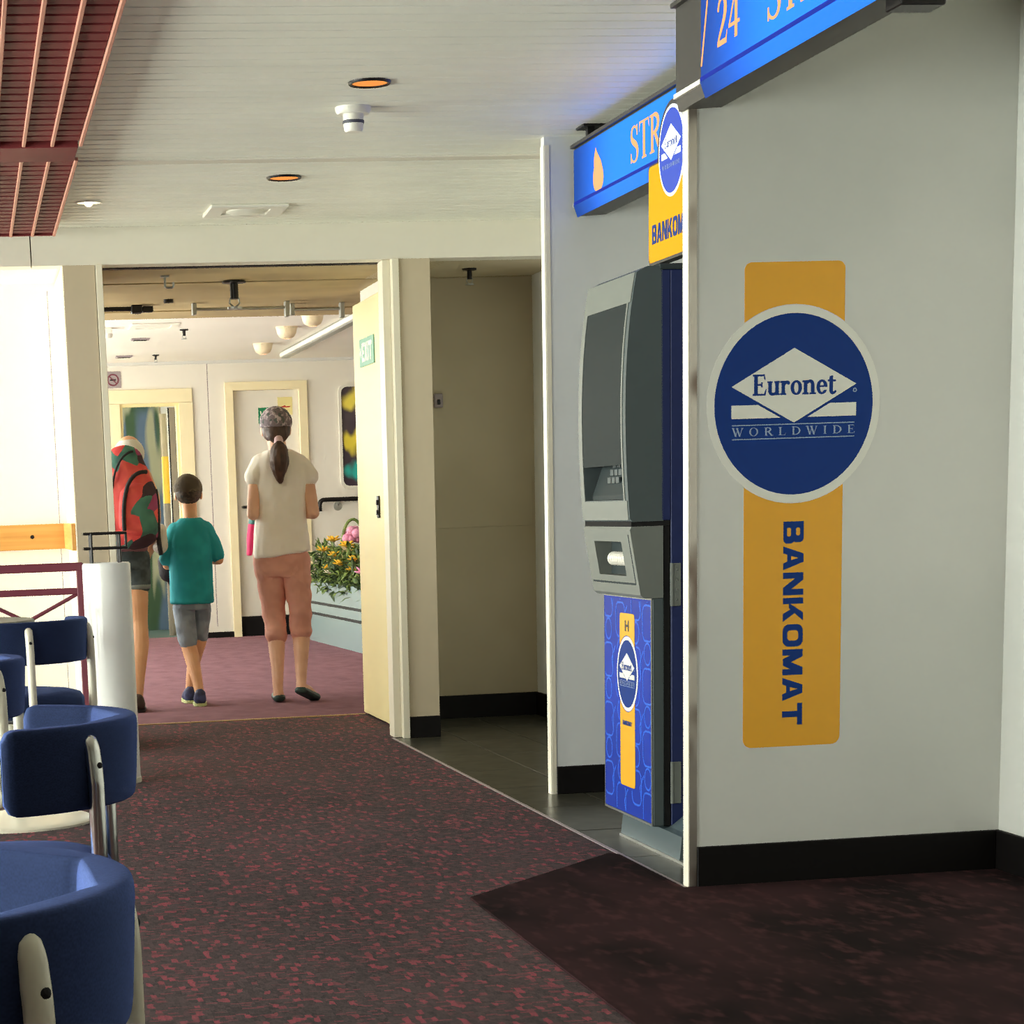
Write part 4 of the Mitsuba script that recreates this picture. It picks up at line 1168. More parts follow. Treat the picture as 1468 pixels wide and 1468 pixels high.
def face_parts(k, tr, s=1.0):
    for sg in (-1, 1):
        q = put(k + '__eye', sphere(*tr((sg * 0.032, 0.080, 0.006)), 0.0115 * s), 'eye', True)
        put(q + '__iris', sphere(*tr((sg * 0.032, 0.0895, 0.006)), 0.0048 * s, sub=1), 'iris', True)
    put(k + '__mouth', cat(*[sphere(*tr((x, 0.088 - abs(x) * 0.35, -0.058)), 0.0065 * s, 1, 1, 0.7, 1) for x in np.linspace(-0.022, 0.022, 7)]), 'lip', True)


# the woman in the cream shirt
k = 'person'
WY = 12.95
hp, tr = head((1.790, WY + 0.02, 1.560), 1.0, 0.10)
body = hp
body += limb(((1.790, WY, 1.52), 0.050), ((1.795, WY - 0.01, 1.42), 0.055))
body.append(loft([(1.80, WY, 0.80, 0.11, 0.07), (1.80, WY, 1.25, 0.11, 0.065), (1.80, WY, 1.34, 0.12, 0.055), (1.798, WY - 0.005, 1.40, 0.05, 0.04)]))
Le, Lw = (1.628, WY - 0.06, 1.085), (1.700, WY + 0.20, 1.10)
Re, Rw = (1.983, WY - 0.06, 1.080), (1.900, WY + 0.20, 1.10)
body += limb(((1.700, WY, 1.345), 0.036), ((1.648, WY - 0.02, 1.24), 0.038), (Le, 0.036), ((1.655, WY + 0.06, 1.09), 0.036), (Lw, 0.024))
body += limb(((1.910, WY, 1.34), 0.036), ((1.968, WY - 0.02, 1.23), 0.038), (Re, 0.036), ((1.950, WY + 0.06, 1.085), 0.036), (Rw, 0.024))
body += hand(Lw, (1.655, WY + 0.06, 1.09), (0.4, 0, -1), 1, 0.95) + hand(Rw, (1.950, WY + 0.06, 1.085), (-0.4, 0, -1), -1, 0.95)
body += limb(((1.730, WY, 0.84), 0.080), ((1.735, WY - 0.02, 0.47), 0.052), ((1.737, WY - 0.07, 0.36), 0.053), ((1.730, WY - 0.13, 0.20), 0.038), ((1.722, WY - 0.17, 0.085), 0.030))
body += limb(((1.865, WY, 0.84), 0.080), ((1.880, WY - 0.06, 0.47), 0.052), ((1.878, WY - 0.12, 0.36), 0.052), ((1.862, WY - 0.19, 0.22), 0.038), ((1.850, WY - 0.25, 0.125), 0.030))
body += limb(((1.724, WY - 0.185, 0.045), 0.032), ((1.735, WY - 0.06, 0.035), 0.030), ((1.745, WY + 0.03, 0.028), 0.024))
body += limb(((1.842, WY - 0.285, 0.088), 0.030), ((1.895, WY - 0.22, 0.062), 0.030), ((1.935, WY - 0.17, 0.032), 0.022))
body += limb(((1.722, WY - 0.17, 0.085), 0.030), ((1.724, WY - 0.185, 0.045), 0.030)) + limb(((1.850, WY - 0.25, 0.125), 0.030), ((1.842, WY - 0.285, 0.088), 0.030))
put(k + '__body', merge(body, 0.014, 6), 'skin', True)
face_parts(k, tr)
sh = [loft([(1.797, WY, 0.845, 0.168, 0.125), (1.798, WY, 0.93, 0.164, 0.120), (1.800, WY, 1.05, 0.150, 0.110), (1.802, WY, 1.18, 0.146, 0.108), (1.804, WY, 1.29, 0.158, 0.108), (1.804, WY, 1.36, 0.165, 0.098), (1.802, WY, 1.405, 0.140, 0.085), (1.798, WY - 0.005, 1.445, 0.075, 0.068)])]
sh += limb(((1.700, WY, 1.365), 0.066), ((1.650, WY - 0.015, 1.300), 0.060)) + limb(((1.910, WY, 1.360), 0.066), ((1.968, WY - 0.015, 1.290), 0.060))
t = merge(sh, 0.014, 7, 0.008, (20, 20, 5), 3)
hem = np.clip((1.0 - t.vertices[:, 2]) / 0.15, 0, 1)
t.vertices[:, 2] += hem * (t.vertices[:, 0] - 1.797) * 0.11
put(k + '__shirt', t, 'shirt_cream', True)
tp_ = [loft([(1.797, WY, 0.72, 0.145, 0.105), (1.797, WY, 0.80, 0.150, 0.112), (1.797, WY, 0.90, 0.148, 0.108)])]
tp_ += limb(((1.722, WY, 0.82), 0.096), ((1.730, WY + 0.00, 0.66), 0.082), ((1.734, WY - 0.02, 0.50), 0.066), ((1.736, WY - 0.06, 0.415), 0.062), ((1.737, WY - 0.075, 0.385), 0.064))
tp_ += limb(((1.868, WY, 0.82), 0.094), ((1.878, WY - 0.05, 0.66), 0.080), ((1.884, WY - 0.08, 0.50), 0.066), ((1.880, WY - 0.10, 0.415), 0.064), ((1.878, WY - 0.115, 0.395), 0.062))
put(k + '__trousers', merge(tp_, 0.011, 5, 0.011, (16, 16, 20), 5), 'trousers_pink', True)
for pts_ in ([(1.726, WY - 0.19, 0.028), (1.732, WY - 0.10, 0.024), (1.745, WY + 0.045, 0.022)], [(1.840, WY - 0.29, 0.074), (1.893, WY - 0.225, 0.044), (1.938, WY - 0.165, 0.020)]):
    sole = [m3.Manifold.batch_hull([ball(p, 0.036 if i < 2 else 0.030).scale([1, 1, 1]) for i, p in enumerate(pts_[j:j + 2])]) for j in (0, 1)]
    shoe = merge(sole, 0.012, 3)
    keep_z = np.array([p[2] for p in pts_])
    d0 = shoe.vertices[:, 2]
    ref = np.interp(shoe.vertices[:, 1], [p[1] for p in pts_], keep_z)
    shoe.vertices[:, 2] = np.minimum(ref + (d0 - ref) * 0.72, ref + 0.020)
    shoe.vertices[:, 2] = np.maximum(shoe.vertices[:, 2], ref - 0.022)
    put(k + '__shoe', shoe, 'shoe_dark', 50)
hair = merge([egg((1.790, WY + 0.000, 1.565), 0.086, 0.092, 0.085), egg((1.790, WY - 0.045, 1.535), 0.066, 0.050, 0.055)], 0.014, 4, 0.003, (60, 60, 12), 2)
put(k + '__hair', hair, 'hair_brown', True)
tail = merge(limb(((1.790, WY - 0.095, 1.478), 0.022), ((1.786, WY - 0.125, 1.435), 0.050), ((1.784, WY - 0.13, 1.385), 0.058), ((1.782, WY - 0.125, 1.33), 0.044), ((1.787, WY - 0.12, 1.262), 0.012)), 0.012, 3, 0.007, (90, 90, 14), 4)
put(k + '__ponytail', tail, 'hair_brown', True)
put(k + '__hair_tie', merge(limb(((1.790, WY - 0.085, 1.500), 0.026), ((1.789, WY - 0.100, 1.465), 0.026)), 0.012, 2, 0.003, (80, 80, 80), 1), 'hair_tie', True)
cap = egg((1.790, WY + 0.004, 1.600), 0.096, 0.106, 0.094) - m3.Manifold.cube([1, 1, 1], True).translate([1.79, WY, 1.575 - 0.5])
put(k + '__cap', merge([cap], 0.012, 3, 0.004, (40, 40, 40), 6), 'cap_pattern', True)
put(k + '__cap_brim', merge([m3.Manifold.batch_hull([egg((1.790, WY + 0.10, 1.585), 0.07, 0.04, 0.006), egg((1.790, WY + 0.15, 1.572), 0.045, 0.03, 0.006)])], 0.012, 2), 'cap_pattern', True)
lab(k, 'woman walking away in cream shirt, pink capri trousers and patterned cap with a ponytail', 'person')

# the pink and teal cloth she carries
t = loft([(1.630, WY + 0.20, 0.845, 0.014, 0.05), (1.640, WY + 0.20, 0.95, 0.020, 0.055), (1.655, WY + 0.205, 1.03, 0.022, 0.055)])
k2 = put('carried_cloth', merge([t], 0.012, 3, 0.004, (30, 30, 10), 8), 'cloth_pink', True)
lab(k2, 'thin pink and teal cloth hanging at the left side of the woman', 'cloth')
put(k2 + '__upper_fold', merge([loft([(1.656, WY + 0.205, 1.025, 0.024, 0.058), (1.672, WY + 0.21, 1.10, 0.024, 0.055), (1.690, WY + 0.215, 1.13, 0.020, 0.045)])], 0.012, 3, 0.004, (30, 30, 10), 9), 'cloth_teal', True)

# the boy in the teal shirt
k = 'person_001'
BY = 12.95
hp, tr = head((1.262, BY + 0.01, 1.210), 0.93, 0.16, 0.05)
body = hp
body += limb(((1.265, BY, 1.16), 0.044), ((1.268, BY - 0.005, 1.05), 0.040))
body.append(loft([(1.258, BY, 0.56, 0.08, 0.055), (1.262, BY, 0.90, 0.085, 0.055), (1.266, BY, 0.98, 0.085, 0.045), (1.267, BY, 1.04, 0.04, 0.035)]))
bLe, bLw = (1.122, BY + 0.02, 0.82), (1.145, BY + 0.21, 0.80)
bRe, bRw = (1.425, BY - 0.01, 0.83), (1.375, BY + 0.19, 0.84)
body += limb(((1.185, BY, 0.98), 0.028), (bLe, 0.027), ((1.13, BY + 0.08, 0.81), 0.028), (bLw, 0.020))
body += limb(((1.345, BY, 0.98), 0.028), (bRe, 0.027), ((1.41, BY + 0.06, 0.83), 0.028), (bRw, 0.020))
body += hand(bLw, (1.13, BY + 0.08, 0.81), (0.3, 0, -1), 1, 0.74, 0.9) + hand(bRw, (1.41, BY + 0.06, 0.83), (-0.3, 0, -1), -1, 0.74)
body += limb(((1.207, BY - 0.01, 0.58), 0.040), ((1.221, BY - 0.01, 0.36), 0.046), ((1.237, BY - 0.04, 0.28), 0.045), ((1.255, BY - 0.12, 0.15), 0.032), ((1.262, BY - 0.16, 0.075), 0.027))
body += limb(((1.308, BY + 0.03, 0.58), 0.038), ((1.295, BY + 0.07, 0.36), 0.045), ((1.268, BY + 0.08, 0.28), 0.043), ((1.240, BY + 0.08, 0.15), 0.030), ((1.228, BY + 0.07, 0.075), 0.026))
body += limb(((1.262, BY - 0.16, 0.075), 0.027), ((1.262, BY - 0.175, 0.045), 0.028), ((1.272, BY - 0.03, 0.035), 0.026))
body += limb(((1.228, BY + 0.07, 0.075), 0.026), ((1.228, BY + 0.06, 0.045), 0.028), ((1.222, BY + 0.20, 0.035), 0.026))
put(k + '__body', merge(body, 0.012, 6), 'skin_tan', True)
face_parts(k, tr, 0.93)
sh = [loft([(1.257, BY, 0.585, 0.128, 0.100), (1.258, BY, 0.68, 0.128, 0.098), (1.260, BY, 0.82, 0.126, 0.094), (1.264, BY, 0.95, 0.128, 0.088), (1.267, BY, 1.02, 0.118, 0.078), (1.268, BY - 0.003, 1.075, 0.062, 0.058)])]
sh += limb(((1.185, BY, 1.00), 0.058), ((1.132, BY + 0.01, 0.90), 0.050), ((1.125, BY + 0.015, 0.845), 0.047)) + limb(((1.345, BY, 1.00), 0.058), ((1.395, BY, 0.92), 0.050), ((1.415, BY - 0.005, 0.86), 0.046))
put(k + '__shirt', merge(sh, 0.013, 7, 0.005, (18, 18, 5), 11), 'shirt_teal', True)
st = [loft([(1.258, BY, 0.55, 0.105, 0.080), (1.258, BY, 0.64, 0.110, 0.085)])]
st += limb(((1.205, BY - 0.01, 0.56), 0.064), ((1.220, BY - 0.02, 0.375), 0.058)) + limb(((1.312, BY + 0.03, 0.56), 0.060), ((1.300, BY + 0.07, 0.39), 0.052))
put(k + '__shorts', merge(st, 0.011, 3, 0.007, (24, 24, 18), 12), 'shorts_denim', True)


def sneaker(k, heel, toe, s, upper, sole):
    heel, toe = np.array(heel, float), np.array(toe, float)
    mid = heel * 0.45 + toe * 0.55
    u = merge([m3.Manifold.batch_hull([ball(heel + [0, 0, 0.040 * s], 0.036 * s), ball(mid + [0, 0, 0.034 * s], 0.036 * s), ball(heel + [0, 0, 0.066 * s], 0.033 * s)]), m3.Manifold.batch_hull([ball(mid + [0, 0, 0.034 * s], 0.036 * s), ball(toe + [0, 0, 0.026 * s], 0.026 * s)])], 0.012, 3)
    q = put(k + '__shoe', u, upper, True)
    so = m3.Manifold.batch_hull([m3.Manifold.cylinder(0.016 * s, r * s, r * s, 24).translate([float(v) for v in p]) for p, r in ((heel, 0.037), (mid, 0.041), (toe, 0.030))])
    put(q + '__sole', tri(so), sole)


sneaker(k, (1.262, BY - 0.185, 0.002), (1.275, BY + 0.0, 0.002), 1.0, 'shoe_navy', 'shoe_sole')
sneaker(k, (1.228, BY + 0.055, 0.002), (1.220, BY + 0.24, 0.002), 1.0, 'shoe_navy', 'shoe_sole')
put(k + '__hair', merge([egg((1.262, BY - 0.008, 1.232), 0.080, 0.090, 0.082)], 0.013, 3, 0.003, (60, 60, 30), 2), 'hair_dark', True)
cap = egg((1.262, BY - 0.002, 1.240), 0.085, 0.098, 0.088) - m3.Manifold.cube([1, 1, 1], True).translate([1.262, BY, 1.225 - 0.5])
put(k + '__cap', merge([cap], 0.012, 3, 0.002, (30, 30, 30), 4), 'cap_olive', True)
put(k + '__cap_brim', merge([m3.Manifold.batch_hull([egg((1.262, BY + 0.09, 1.228), 0.06, 0.04, 0.006), egg((1.262, BY + 0.14, 1.212), 0.04, 0.03, 0.006)])], 0.012, 2), 'cap_olive', True)
lab(k, 'boy walking away in a teal t-shirt, faded denim shorts and olive cap', 'person')
pouch = merge(limb(((1.125, BY + 0.20, 0.83), 0.040), ((1.140, BY + 0.21, 0.76), 0.050)) + limb(((1.14, BY + 0.21, 0.78), 0.03), ((1.165, BY + 0.21, 0.70), 0.022)), 0.014, 4, 0.004, (30, 30, 30), 2)
k2 = put('hand_pouch', pouch, 'strap_black', True)
lab(k2, 'black pouch held by the boy at his left side', 'pouch')

# the adult with the backpack
k = 'person_002'
MY = 12.72
hp, tr = head((0.925, MY + 0.13, 1.435), 0.95, 0.65, -0.25)
body = hp
body += limb(((0.89, MY + 0.08, 1.41), 0.052), ((0.845, MY + 0.02, 1.34), 0.060))
body.append(loft([(0.845, MY, 0.84, 0.11, 0.07), (0.84, MY, 1.2, 0.12, 0.07), (0.84, MY + 0.01, 1.28, 0.11, 0.06), (0.845, MY + 0.03, 1.33, 0.05, 0.045)]))
mRe, mRw = (1.045, MY + 0.02, 1.08), (1.020, MY + 0.16, 0.93)
mLe, mLw = (0.640, MY + 0.02, 1.06), (0.655, MY + 0.17, 0.92)
body += limb(((0.985, MY + 0.02, 1.32), 0.052), ((1.035, MY + 0.02, 1.20), 0.044), (mRe, 0.036), (mRw, 0.025))
body += limb(((0.695, MY + 0.02, 1.32), 0.052), ((0.65, MY + 0.02, 1.20), 0.044), (mLe, 0.036), (mLw, 0.025))
body += hand(mRw, mRe, (-1, 0, 0), 1, 1.0) + hand(mLw, mLe, (1, 0, 0), -1, 1.0)
body += limb(((0.915, MY, 0.86), 0.085), ((0.918, MY - 0.02, 0.50), 0.056), ((0.915, MY - 0.06, 0.38), 0.058), ((0.895, MY - 0.12, 0.20), 0.040), ((0.885, MY - 0.15, 0.09), 0.032))
body += limb(((0.765, MY, 0.86), 0.085), ((0.765, MY + 0.08, 0.50), 0.056), ((0.765, MY + 0.08, 0.38), 0.058), ((0.765, MY + 0.05, 0.20), 0.040), ((0.765, MY + 0.05, 0.09), 0.032))
body += limb(((0.885, MY - 0.15, 0.09), 0.032), ((0.885, MY - 0.165, 0.045), 0.030), ((0.905, MY + 0.02, 0.032), 0.026))
body += limb(((0.765, MY + 0.05, 0.09), 0.032), ((0.765, MY + 0.04, 0.045), 0.030), ((0.75, MY + 0.22, 0.032), 0.026))
put(k + '__body', merge(body, 0.014, 6), 'skin_tan', True)
face_parts(k, tr, 0.95)
sh = [loft([(0.845, MY, 0.90, 0.15, 0.112), (0.84, MY, 1.05, 0.15, 0.112), (0.84, MY, 1.2, 0.165, 0.112), (0.84, MY + 0.01, 1.31, 0.155, 0.10), (0.845, MY + 0.03, 1.39, 0.075, 0.07)])]
sh += limb(((0.96, MY + 0.02, 1.32), 0.062), ((1.000, MY + 0.02, 1.25), 0.056)) + limb(((0.72, MY + 0.02, 1.32), 0.062), ((0.68, MY + 0.02, 1.25), 0.056))
put(k + '__shirt', merge(sh, 0.016, 6, 0.004, (16, 16, 5), 13), 'shirt_grey', True)
st = [loft([(0.842, MY, 0.80, 0.145, 0.108), (0.842, MY, 0.96, 0.140, 0.105)])] + limb(((0.915, MY, 0.86), 0.092), ((0.925, MY - 0.01, 0.715), 0.076)) + limb(((0.767, MY, 0.86), 0.092), ((0.765, MY + 0.03, 0.715), 0.076))
put(k + '__shorts', merge(st, 0.014, 4, 0.005, (20, 20, 14), 14), 'shorts_dark', True)
for (hx, hy) in ((0.925, MY - 0.012), (0.765, MY + 0.032)):
    put(k + '__shorts_hem', merge([loft([(hx, hy, 0.688, 0.074, 0.074), (hx, hy, 0.715, 0.078, 0.078)], 30, 1.0)], 0.014, 2), 'denim_hem', True)
sneaker(k, (0.885, MY - 0.175, 0.002), (0.908, MY + 0.04, 0.002), 1.05, 'shoe_brown', 'black_metal')
sneaker(k, (0.765, MY + 0.035, 0.002), (0.748, MY + 0.25, 0.002), 1.05, 'shoe_brown', 'black_metal')
hc = np.array((0.925, MY + 0.125, 1.450))
put(k + '__cap', merge([egg(hc, 0.088, 0.098, 0.088)], 0.014, 3), 'cloth_white', True)
lab(k, 'adult in dark shorts with white cap walking away beside the column, carrying a backpack', 'person')

k = 'backpack'
PY = MY - 0.20
bp = merge([m3.Manifold.batch_hull([egg((0.905, PY, 1.00), 0.140, 0.09, 0.085), egg((0.900, PY - 0.01, 1.20), 0.150, 0.10, 0.12), egg((0.875, PY + 0.03, 1.40), 0.105, 0.075, 0.09)])], 0.014, 4, 0.006, (14, 14, 10), 21)
put(k + '__bag', bp, 'pack_print', True)
pk = merge([m3.Manifold.batch_hull([egg((0.925, PY - 0.085, 1.05), 0.105, 0.045, 0.06), egg((0.925, PY - 0.09, 1.20), 0.100, 0.045, 0.08)])], 0.014, 4, 0.005, (14, 14, 10), 22)
put(k + '__front_pocket', pk, 'pack_print', True)
arch = bez([(0.845, PY - 0.126, 1.02), (0.835, PY - 0.135, 1.32), (0.93, PY - 0.135, 1.34), (0.985, PY - 0.10, 1.335)], 18)
put(k + '__zip', tube(arch, 0.011, 8), 'strap_black', True)
put(k + '__zip', tube(bez([(0.79, PY - 0.06, 1.02), (0.765, PY - 0.08, 1.30), (0.83, PY - 0.075, 1.44), (0.92, PY - 0.05, 1.45)], 18), 0.006, 8), 'strap_black', True)
put(k + '__side_strap', tube(bez([(1.035, PY - 0.02, 1.24), (1.055, PY - 0.01, 1.10), (1.03, PY, 1.0), (1.055, PY + 0.02, 0.88)], 14), 0.013, 8), 'strap_black', True)
for sg in (-1, 1):
    put(k + '__shoulder_strap', tube(bez([(0.86 + sg * 0.08, PY + 0.09, 1.40), (0.85 + sg * 0.11, MY + 0.06, 1.45), (0.85 + sg * 0.11, MY + 0.15, 1.36), (0.85 + sg * 0.12, MY + 0.13, 1.10)], 14), 0.016, 8), 'strap_black', True)
lab(k, 'red, green and purple patterned backpack with black zips on the adult by the column', 'backpack')
k2 = put('carrier_bag', merge([m3.Manifold.batch_hull([egg((1.080, MY + 0.14, 0.93), 0.045, 0.06, 0.05), egg((1.090, MY + 0.14, 1.0), 0.030, 0.05, 0.05)])], 0.014, 3, 0.006, (24, 24, 24), 5), 'cloth_white', True)
lab(k2, 'small white bag hanging between the adult and the boy', 'bag')

# ------------------------------------------------------------------ hall furnishings
k = 'planter'
pa, pb = np.array([2.93, 16.6]), np.array([2.84, 19.0])
foot = Polygon([(2.925, 16.75), (2.835, 18.9), (2.86, 19.0), (3.55, 19.03), (3.62, 18.9), (3.70, 16.75), (3.62, 16.6), (3.02, 16.57)]).buffer(-0.06).buffer(0.06, 8)
put(k + '__trough', tri(man(ext(foot, 0.50)) - man(move(ext(foot.buffer(-0.03), 0.2), 0.40))), 'planter_blue', 40)
for z in (0.225, 0.315):
    put(k + '__stripe', move(ext(foot.buffer(0.004).difference(foot.buffer(-0.004)), 0.022), z), 'stripe_black')
put(k + '__soil', move(ext(foot.buffer(-0.032), 0.03), 0.43), 'hair_brown')
lab(k, 'long grey blue planter trough with two black stripes along the hall', 'planter')

rng = np.random.default_rng(4)


def leaf_cloud(key, n, mats, label, lo, hi, seed):
    rg = np.random.default_rng(seed)
    V, F = [], []
    while len(F) < n * 4:
        x, y = rg.uniform(2.82, 3.5), rg.uniform(16.6, 18.95)
        if not foot.buffer(0.03).contains(Point(x, y)):
            continue
        z0 = rg.uniform(lo, hi)
        L, w = rg.uniform(0.06, 0.13), rg.uniform(0.012, 0.028)
        d = rg.normal(size=3) * [1, 1, 0.8] + [-0.2, -0.3, 0.25]
        d /= np.linalg.norm(d)
        s = np.cross(d, [0, 0, 1]); s /= np.linalg.norm(s) + 1e-9
        u = np.cross(s, d)
        c = np.array([x, y, z0])
        b = len(V)
        V += [c, c + d * L * 0.5 + s * w, c + d * L * 0.5 - s * w, c + d * L - u * L * 0.2, c + d * L * 0.5 + u * w * 0.4]
        F += [(b, b + 1, b + 4), (b + 1, b + 3, b + 4), (b + 3, b + 2, b + 4), (b + 2, b, b + 4)]
    put(key, trimesh.Trimesh(np.array(V), np.array(F), process=False), mats)
    lab(key, label, 'foliage', None, 'stuff')


leaf_cloud('green_foliage', 1500, 'leaf_a', 'pale green leaves spilling over the grey blue planter', 0.44, 0.78, 1)
leaf_cloud('dark_foliage', 1300, 'leaf_b', 'dark green leaves filling the grey blue planter', 0.42, 0.74, 2)


def flower(x, y, z, r, m, label, group):
    k = put('flower', sphere(x, y, z, r * 0.35, 1, 1, 0.7, 1), 'petal_yellow' if m != 'petal_yellow' else 'brass', True)
    lab(k, label, 'flower', group)
    for ring_i, (cnt, up_) in enumerate(((6, 0.25), (5, 0.8))):
        ps = []
        for i in range(cnt):
            a = 2 * math.pi * (i + 0.5 * ring_i) / cnt
            d = np.array([math.cos(a), math.sin(a), up_]); d /= np.linalg.norm(d)
            pt = sphere(0, 0, 0, r * 0.6, 1, 0.62, 0.22, 1)
            R_ = trimesh.geometry.align_vectors([1, 0, 0], d)
            pt.apply_transform(R_)
            pt.apply_translation(np.array([x, y, z]) + d * r * 0.6)
            ps.append(pt)
        put(k + '__petals', cat(*ps), m, True)
    put(k + '__stem', tube([(x, y, z), (x + 0.02, y + 0.03, z - 0.16)], 0.005, 5), 'leaf_a')


for (x, y, z, r) in ((2.92, 17.9, 0.72, 0.055), (2.97, 17.6, 0.80, 0.06), (3.02, 17.3, 0.76, 0.06), (2.90, 17.5, 0.66, 0.06), (2.95, 17.2, 0.62, 0.055), (3.06, 17.0, 0.74, 0.06), (2.89, 18.3, 0.76, 0.055), (2.96, 18.2, 0.84, 0.055), (2.93, 17.0, 0.70, 0.055), (2.88, 18.0, 0.62, 0.05)):
    flower(x, y, z, r, 'petal_yellow', 'yellow flower among the leaves of the grey blue planter', 'yellow flowers in the planter')
for (x, y, z, r) in ((2.98, 16.85, 0.60, 0.075), (3.12, 16.9, 0.83, 0.06), (3.18, 17.2, 0.86, 0.06)):
    flower(x, y, z, r, 'petal_pink', 'pink flower among the leaves of the grey blue planter', 'pink flowers in the planter')
for (x, y, z, r) in ((2.88, 18.0, 0.58, 0.04), (3.03, 17.5, 0.77, 0.045)):
    flower(x, y, z, r, 'petal_white', 'white flower among the leaves of the grey blue planter', 'white flowers in the planter')
k = 'flower_basket'
bx_, by_ = 3.05, 17.75
put(k + '__bowl', lathe([(0, 0.60), (0.07, 0.60), (0.10, 0.72), (0.105, 0.80), (0.095, 0.80), (0.09, 0.73), (0, 0.63)], bx_, by_, 0, 24), 'wicker', 40)
put(k + '__handle', tube([(bx_ + 0.095 * math.cos(a), by_, 0.78 + 0.23 * math.sin(a)) for a in np.linspace(0, math.pi, 20)], 0.012, 8), 'leaf_a', True)
put(k + '__blossoms', cat(*[sphere(bx_ + 0.09 * math.cos(i * 2.4) * (i % 3 + 1) / 3, by_ + 0.09 * math.sin(i * 2.4) * (i % 3 + 1) / 3 - 0.02, 0.86 + 0.02 * (i % 4), 0.04, sub=1) for i in range(14)]), 'petal_pink', True)
put(k + '__foot', lathe([(0, 0.46), (0.08, 0.46), (0.04, 0.50), (0.04, 0.60), (0, 0.60)], bx_, by_, 0, 16), 'wicker', 40)
lab(k, 'small basket of pink blossoms with an arched handle standing in the planter', 'basket')

k = put('wall_handrail', tube(bend([(3.095, HB - 0.07, 1.08), (3.095, HB - 0.07, 1.18), (3.60, HB - 0.07, 1.18), (4.6, HB - 0.07, 1.18)], 0.05), 0.020, 10), 'black_metal', True)
lab(k, 'dark tubular handrail on the back wall above the planter flowers', 'handrail')
for x in (3.27, 4.3):
    put(k + '__bracket', cat(tube([(x, HB, 1.13), (x, HB - 0.07, 1.17)], 0.010, 8), face_y(lathe([(0, 0.01), (0.035, 0.008), (0.04, 0)], n=16), x, HB, 1.12)), 'steel')
k = put('wall_picture', face_y(ext(rrect(3.30, 4.05, 1.27, 2.18, 0.07).difference(rrect(3.325, 4.025, 1.295, 2.155, 0.055)), 0.03), 0, HB, 0), 'white_plastic')
lab(k, 'dark picture with yellow bursts and rounded corners on the back wall', 'picture')
put(k + '__print', face_y(ext(rrect(3.32, 4.03, 1.29, 2.16, 0.055), 0.012), 0, HB, 0), 'night_picture')

k = put('toilet_sign', box(2.59, 2.735, HB + 0.043, HB + 0.05, 1.86, 1.998), 'green_sign')
lab(k, 'green lettered toilet sign on the closed hall door behind the cap', 'sign')
put(k + '__lettering', face_y(sans('WC', 0.075, 0.115, 0.001), 2.605, HB + 0.043, 1.893), 'print_white')
k = put('notice', box(2.765, 2.895, HB + 0.044, HB + 0.05, 1.93, 2.085), 'yellow_sign')
lab(k, 'pale yellow notice with a small red ship mark on the closed hall door', 'notice')
put(k + '__red_line', face_y(ext(Polygon([(0, 0.006), (0.012, 0), (0.09, 0), (0.104, 0.012), (0.06, 0.010), (0.055, 0.022), (0.035, 0.012)]), 0.001), 2.778, HB + 0.044, 1.995), 'red_ink')
k = put('no_smoking_sign', box(1.22, 1.385, HB - 0.008, HB, 2.20, 2.34, 0.001), 'grey_sign')
lab(k, 'small grey no smoking sign above the left door frame', 'sign')
put(k + '__ring', face_y(ext(Point(0, 0).buffer(0.052).difference(Point(0, 0).buffer(0.040)).union(LineString([(-0.033, 0.033), (0.033, -0.033)]).buffer(0.005)), 0.001), 1.315, HB - 0.008, 2.268), 'maroon_metal')
put(k + '__cigarette', face_y(ext(sbox(-0.026, -0.006, 0.024, 0.006), 0.0008), 1.315, HB - 0.008, 2.268), 'hole')

for (x, y, lbl) in ((2.40, 17.95, 'farthest cream dome lamp on the hall ceiling'), (2.37, 16.4, 'middle cream dome lamp of three on the hall ceiling, glowing faintly orange'), (2.40, 15.35, 'nearest cream dome lamp on the hall ceiling beside the door top')):
    k = put('dome_lamp', lathe([(0, -0.085), (0.03, -0.083), (0.055, -0.070), (0.070, -0.045), (0.076, -0.015), (0.080, -0.012), (0.080, 0.0), (0, 0.0)], x, y, 2.41, 32), 'lamp_cream', 40)
    lab(k, lbl, 'ceiling lamp')
    lens = lathe([(0, -0.0865), (0.028, -0.0845)], x, y, 2.41, 20)
    if lens.face_normals[:, 2].mean() > 0:
        lens.invert()
    put(k + '__lens', lens, 'orange_glass', emitter={'type': 'area', 'radiance': {'type': 'rgb', 'value': [2.0, 0.9, 0.4]}, 'sampling_weight': 0.05})
k = put('light_trough', box(2.68, 2.74, 14.6, 18.9, 2.352, 2.41, 0.004), 'steel')
lab(k, 'long metal light trough on the hall ceiling right of the dome lamps', 'ceiling light')
put(k + '__diffuser', box(2.665, 2.68, 14.6, 18.9, 2.362, 2.395, 0.003), 'white_plastic')
for (x, y, w, lbl) in ((1.37, 16.0, 0.34, 'large flat square vent on the hall ceiling'),):
    k = put('hall_vent', tri(man(box(x - w / 2, x + w / 2, y - 0.2, y + 0.2, 2.398, 2.41, 0.003)) - man(box(x - w / 2 + 0.05, x + w / 2 - 0.05, y - 0.15, y + 0.15, 2.39, 2.404))), 'white_plastic')
    lab(k, lbl, 'vent')
for (x, y, lbl) in ((1.36, 17.15, 'slim grey ceiling slot light in the hall nearer the vent'), (1.36, 18.95, 'slim grey ceiling slot light in the hall close to the back wall')):
    k = put('ceiling_slot', box(x - 0.07, x + 0.07, y - 0.06, y + 0.06, 2.398, 2.41, 0.004), 'grey_sign')
    lab(k, lbl, 'ceiling light')
    put(k + '__louvre', box(x - 0.05, x + 0.05, y - 0.04, y + 0.04, 2.395, 2.398), 'box_dark')
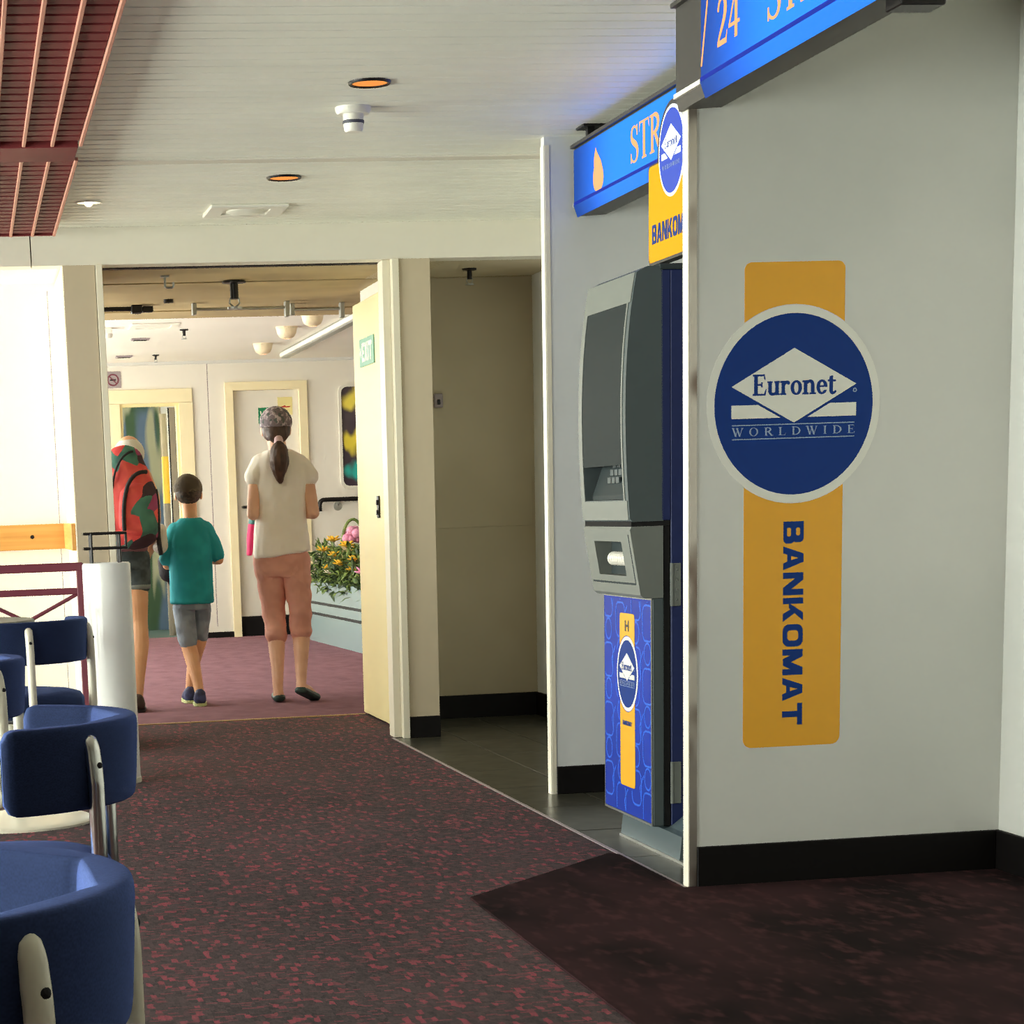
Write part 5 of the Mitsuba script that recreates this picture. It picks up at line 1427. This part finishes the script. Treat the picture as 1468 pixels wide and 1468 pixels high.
k = put('hall_bell', cat(box(1.00, 1.08, 16.1, 16.2, 2.37, 2.41, 0.004), lathe([(0, -0.03), (0.03, -0.028), (0.04, 0.0)], 1.05, 16.15, 2.37, 16)), 'white_plastic')
lab(k, 'small white sensor at the left end of the hall ceiling', 'sensor')

# in the next passage, seen through the left door frame
k = put('mural', box(1.40, 1.86, 21.6, 21.64, 0.0, 2.2), 'mural'); lab(k, 'tall blue, green and cream abstract painting seen through the left door frame', 'painting')
put(k + '__frame', cat(box(1.385, 1.40, 21.58, 21.65, 0.0, 2.22), box(1.86, 1.875, 21.58, 21.65, 0.0, 2.22)), 'paint_beige')
k = put('passage_door', box(1.86, 1.90, 19.95, 20.75, 0.02, 2.04, 0.003), 'paint_hall'); lab(k, 'cream door standing open inside the left door frame', 'door')
put(k + '__edge', box(1.805, 1.858, 19.96, 20.0, 0.02, 2.03, 0.002), 'grey_metal')
put(k + '__seal', box(1.797, 1.805, 19.96, 20.0, 0.02, 2.03), 'hole')
k = put('exit_sign_001', box(1.845, 1.86, 20.15, 20.40, 1.76, 1.89), 'green_sign_pale'); lab(k, 'small pale green sign on the cream door inside the left door frame', 'sign')
put(k + '__arrow', face_x(ext(Polygon([(0, 0.04), (0.06, 0.0), (0.06, 0.08)]), 0.001), 1.845, 20.32, 1.785), 'print_white')
k = put('yellow_post', tube([(1.80, 20.5, 1.20), (1.80, 20.5, 1.62)], 0.032, 14), 'yellow_paint'); lab(k, 'yellow and grey post behind the left door frame', 'post')
put(k + '__lower', tube([(1.80, 20.5, 0.0), (1.80, 20.5, 1.20)], 0.032, 14), 'grey_metal')
put(k + '__upper', tube([(1.80, 20.5, 1.62), (1.80, 20.5, 2.0)], 0.028, 14), 'paint_beige')
k = put('passage_pillar', box(1.245, 1.38, 20.6, 20.7, 0, 2.4, 0.004), 'grey_metal'); lab(k, 'dark grey pillar at the left inside the left door frame', 'pillar')
put(k + '__lamp', sphere(1.33, 20.57, 1.80, 0.02), 'lamp_cream', True, emitter={'type': 'area', 'radiance': {'type': 'rgb', 'value': [6, 6, 5]}, 'sampling_weight': 0.05})
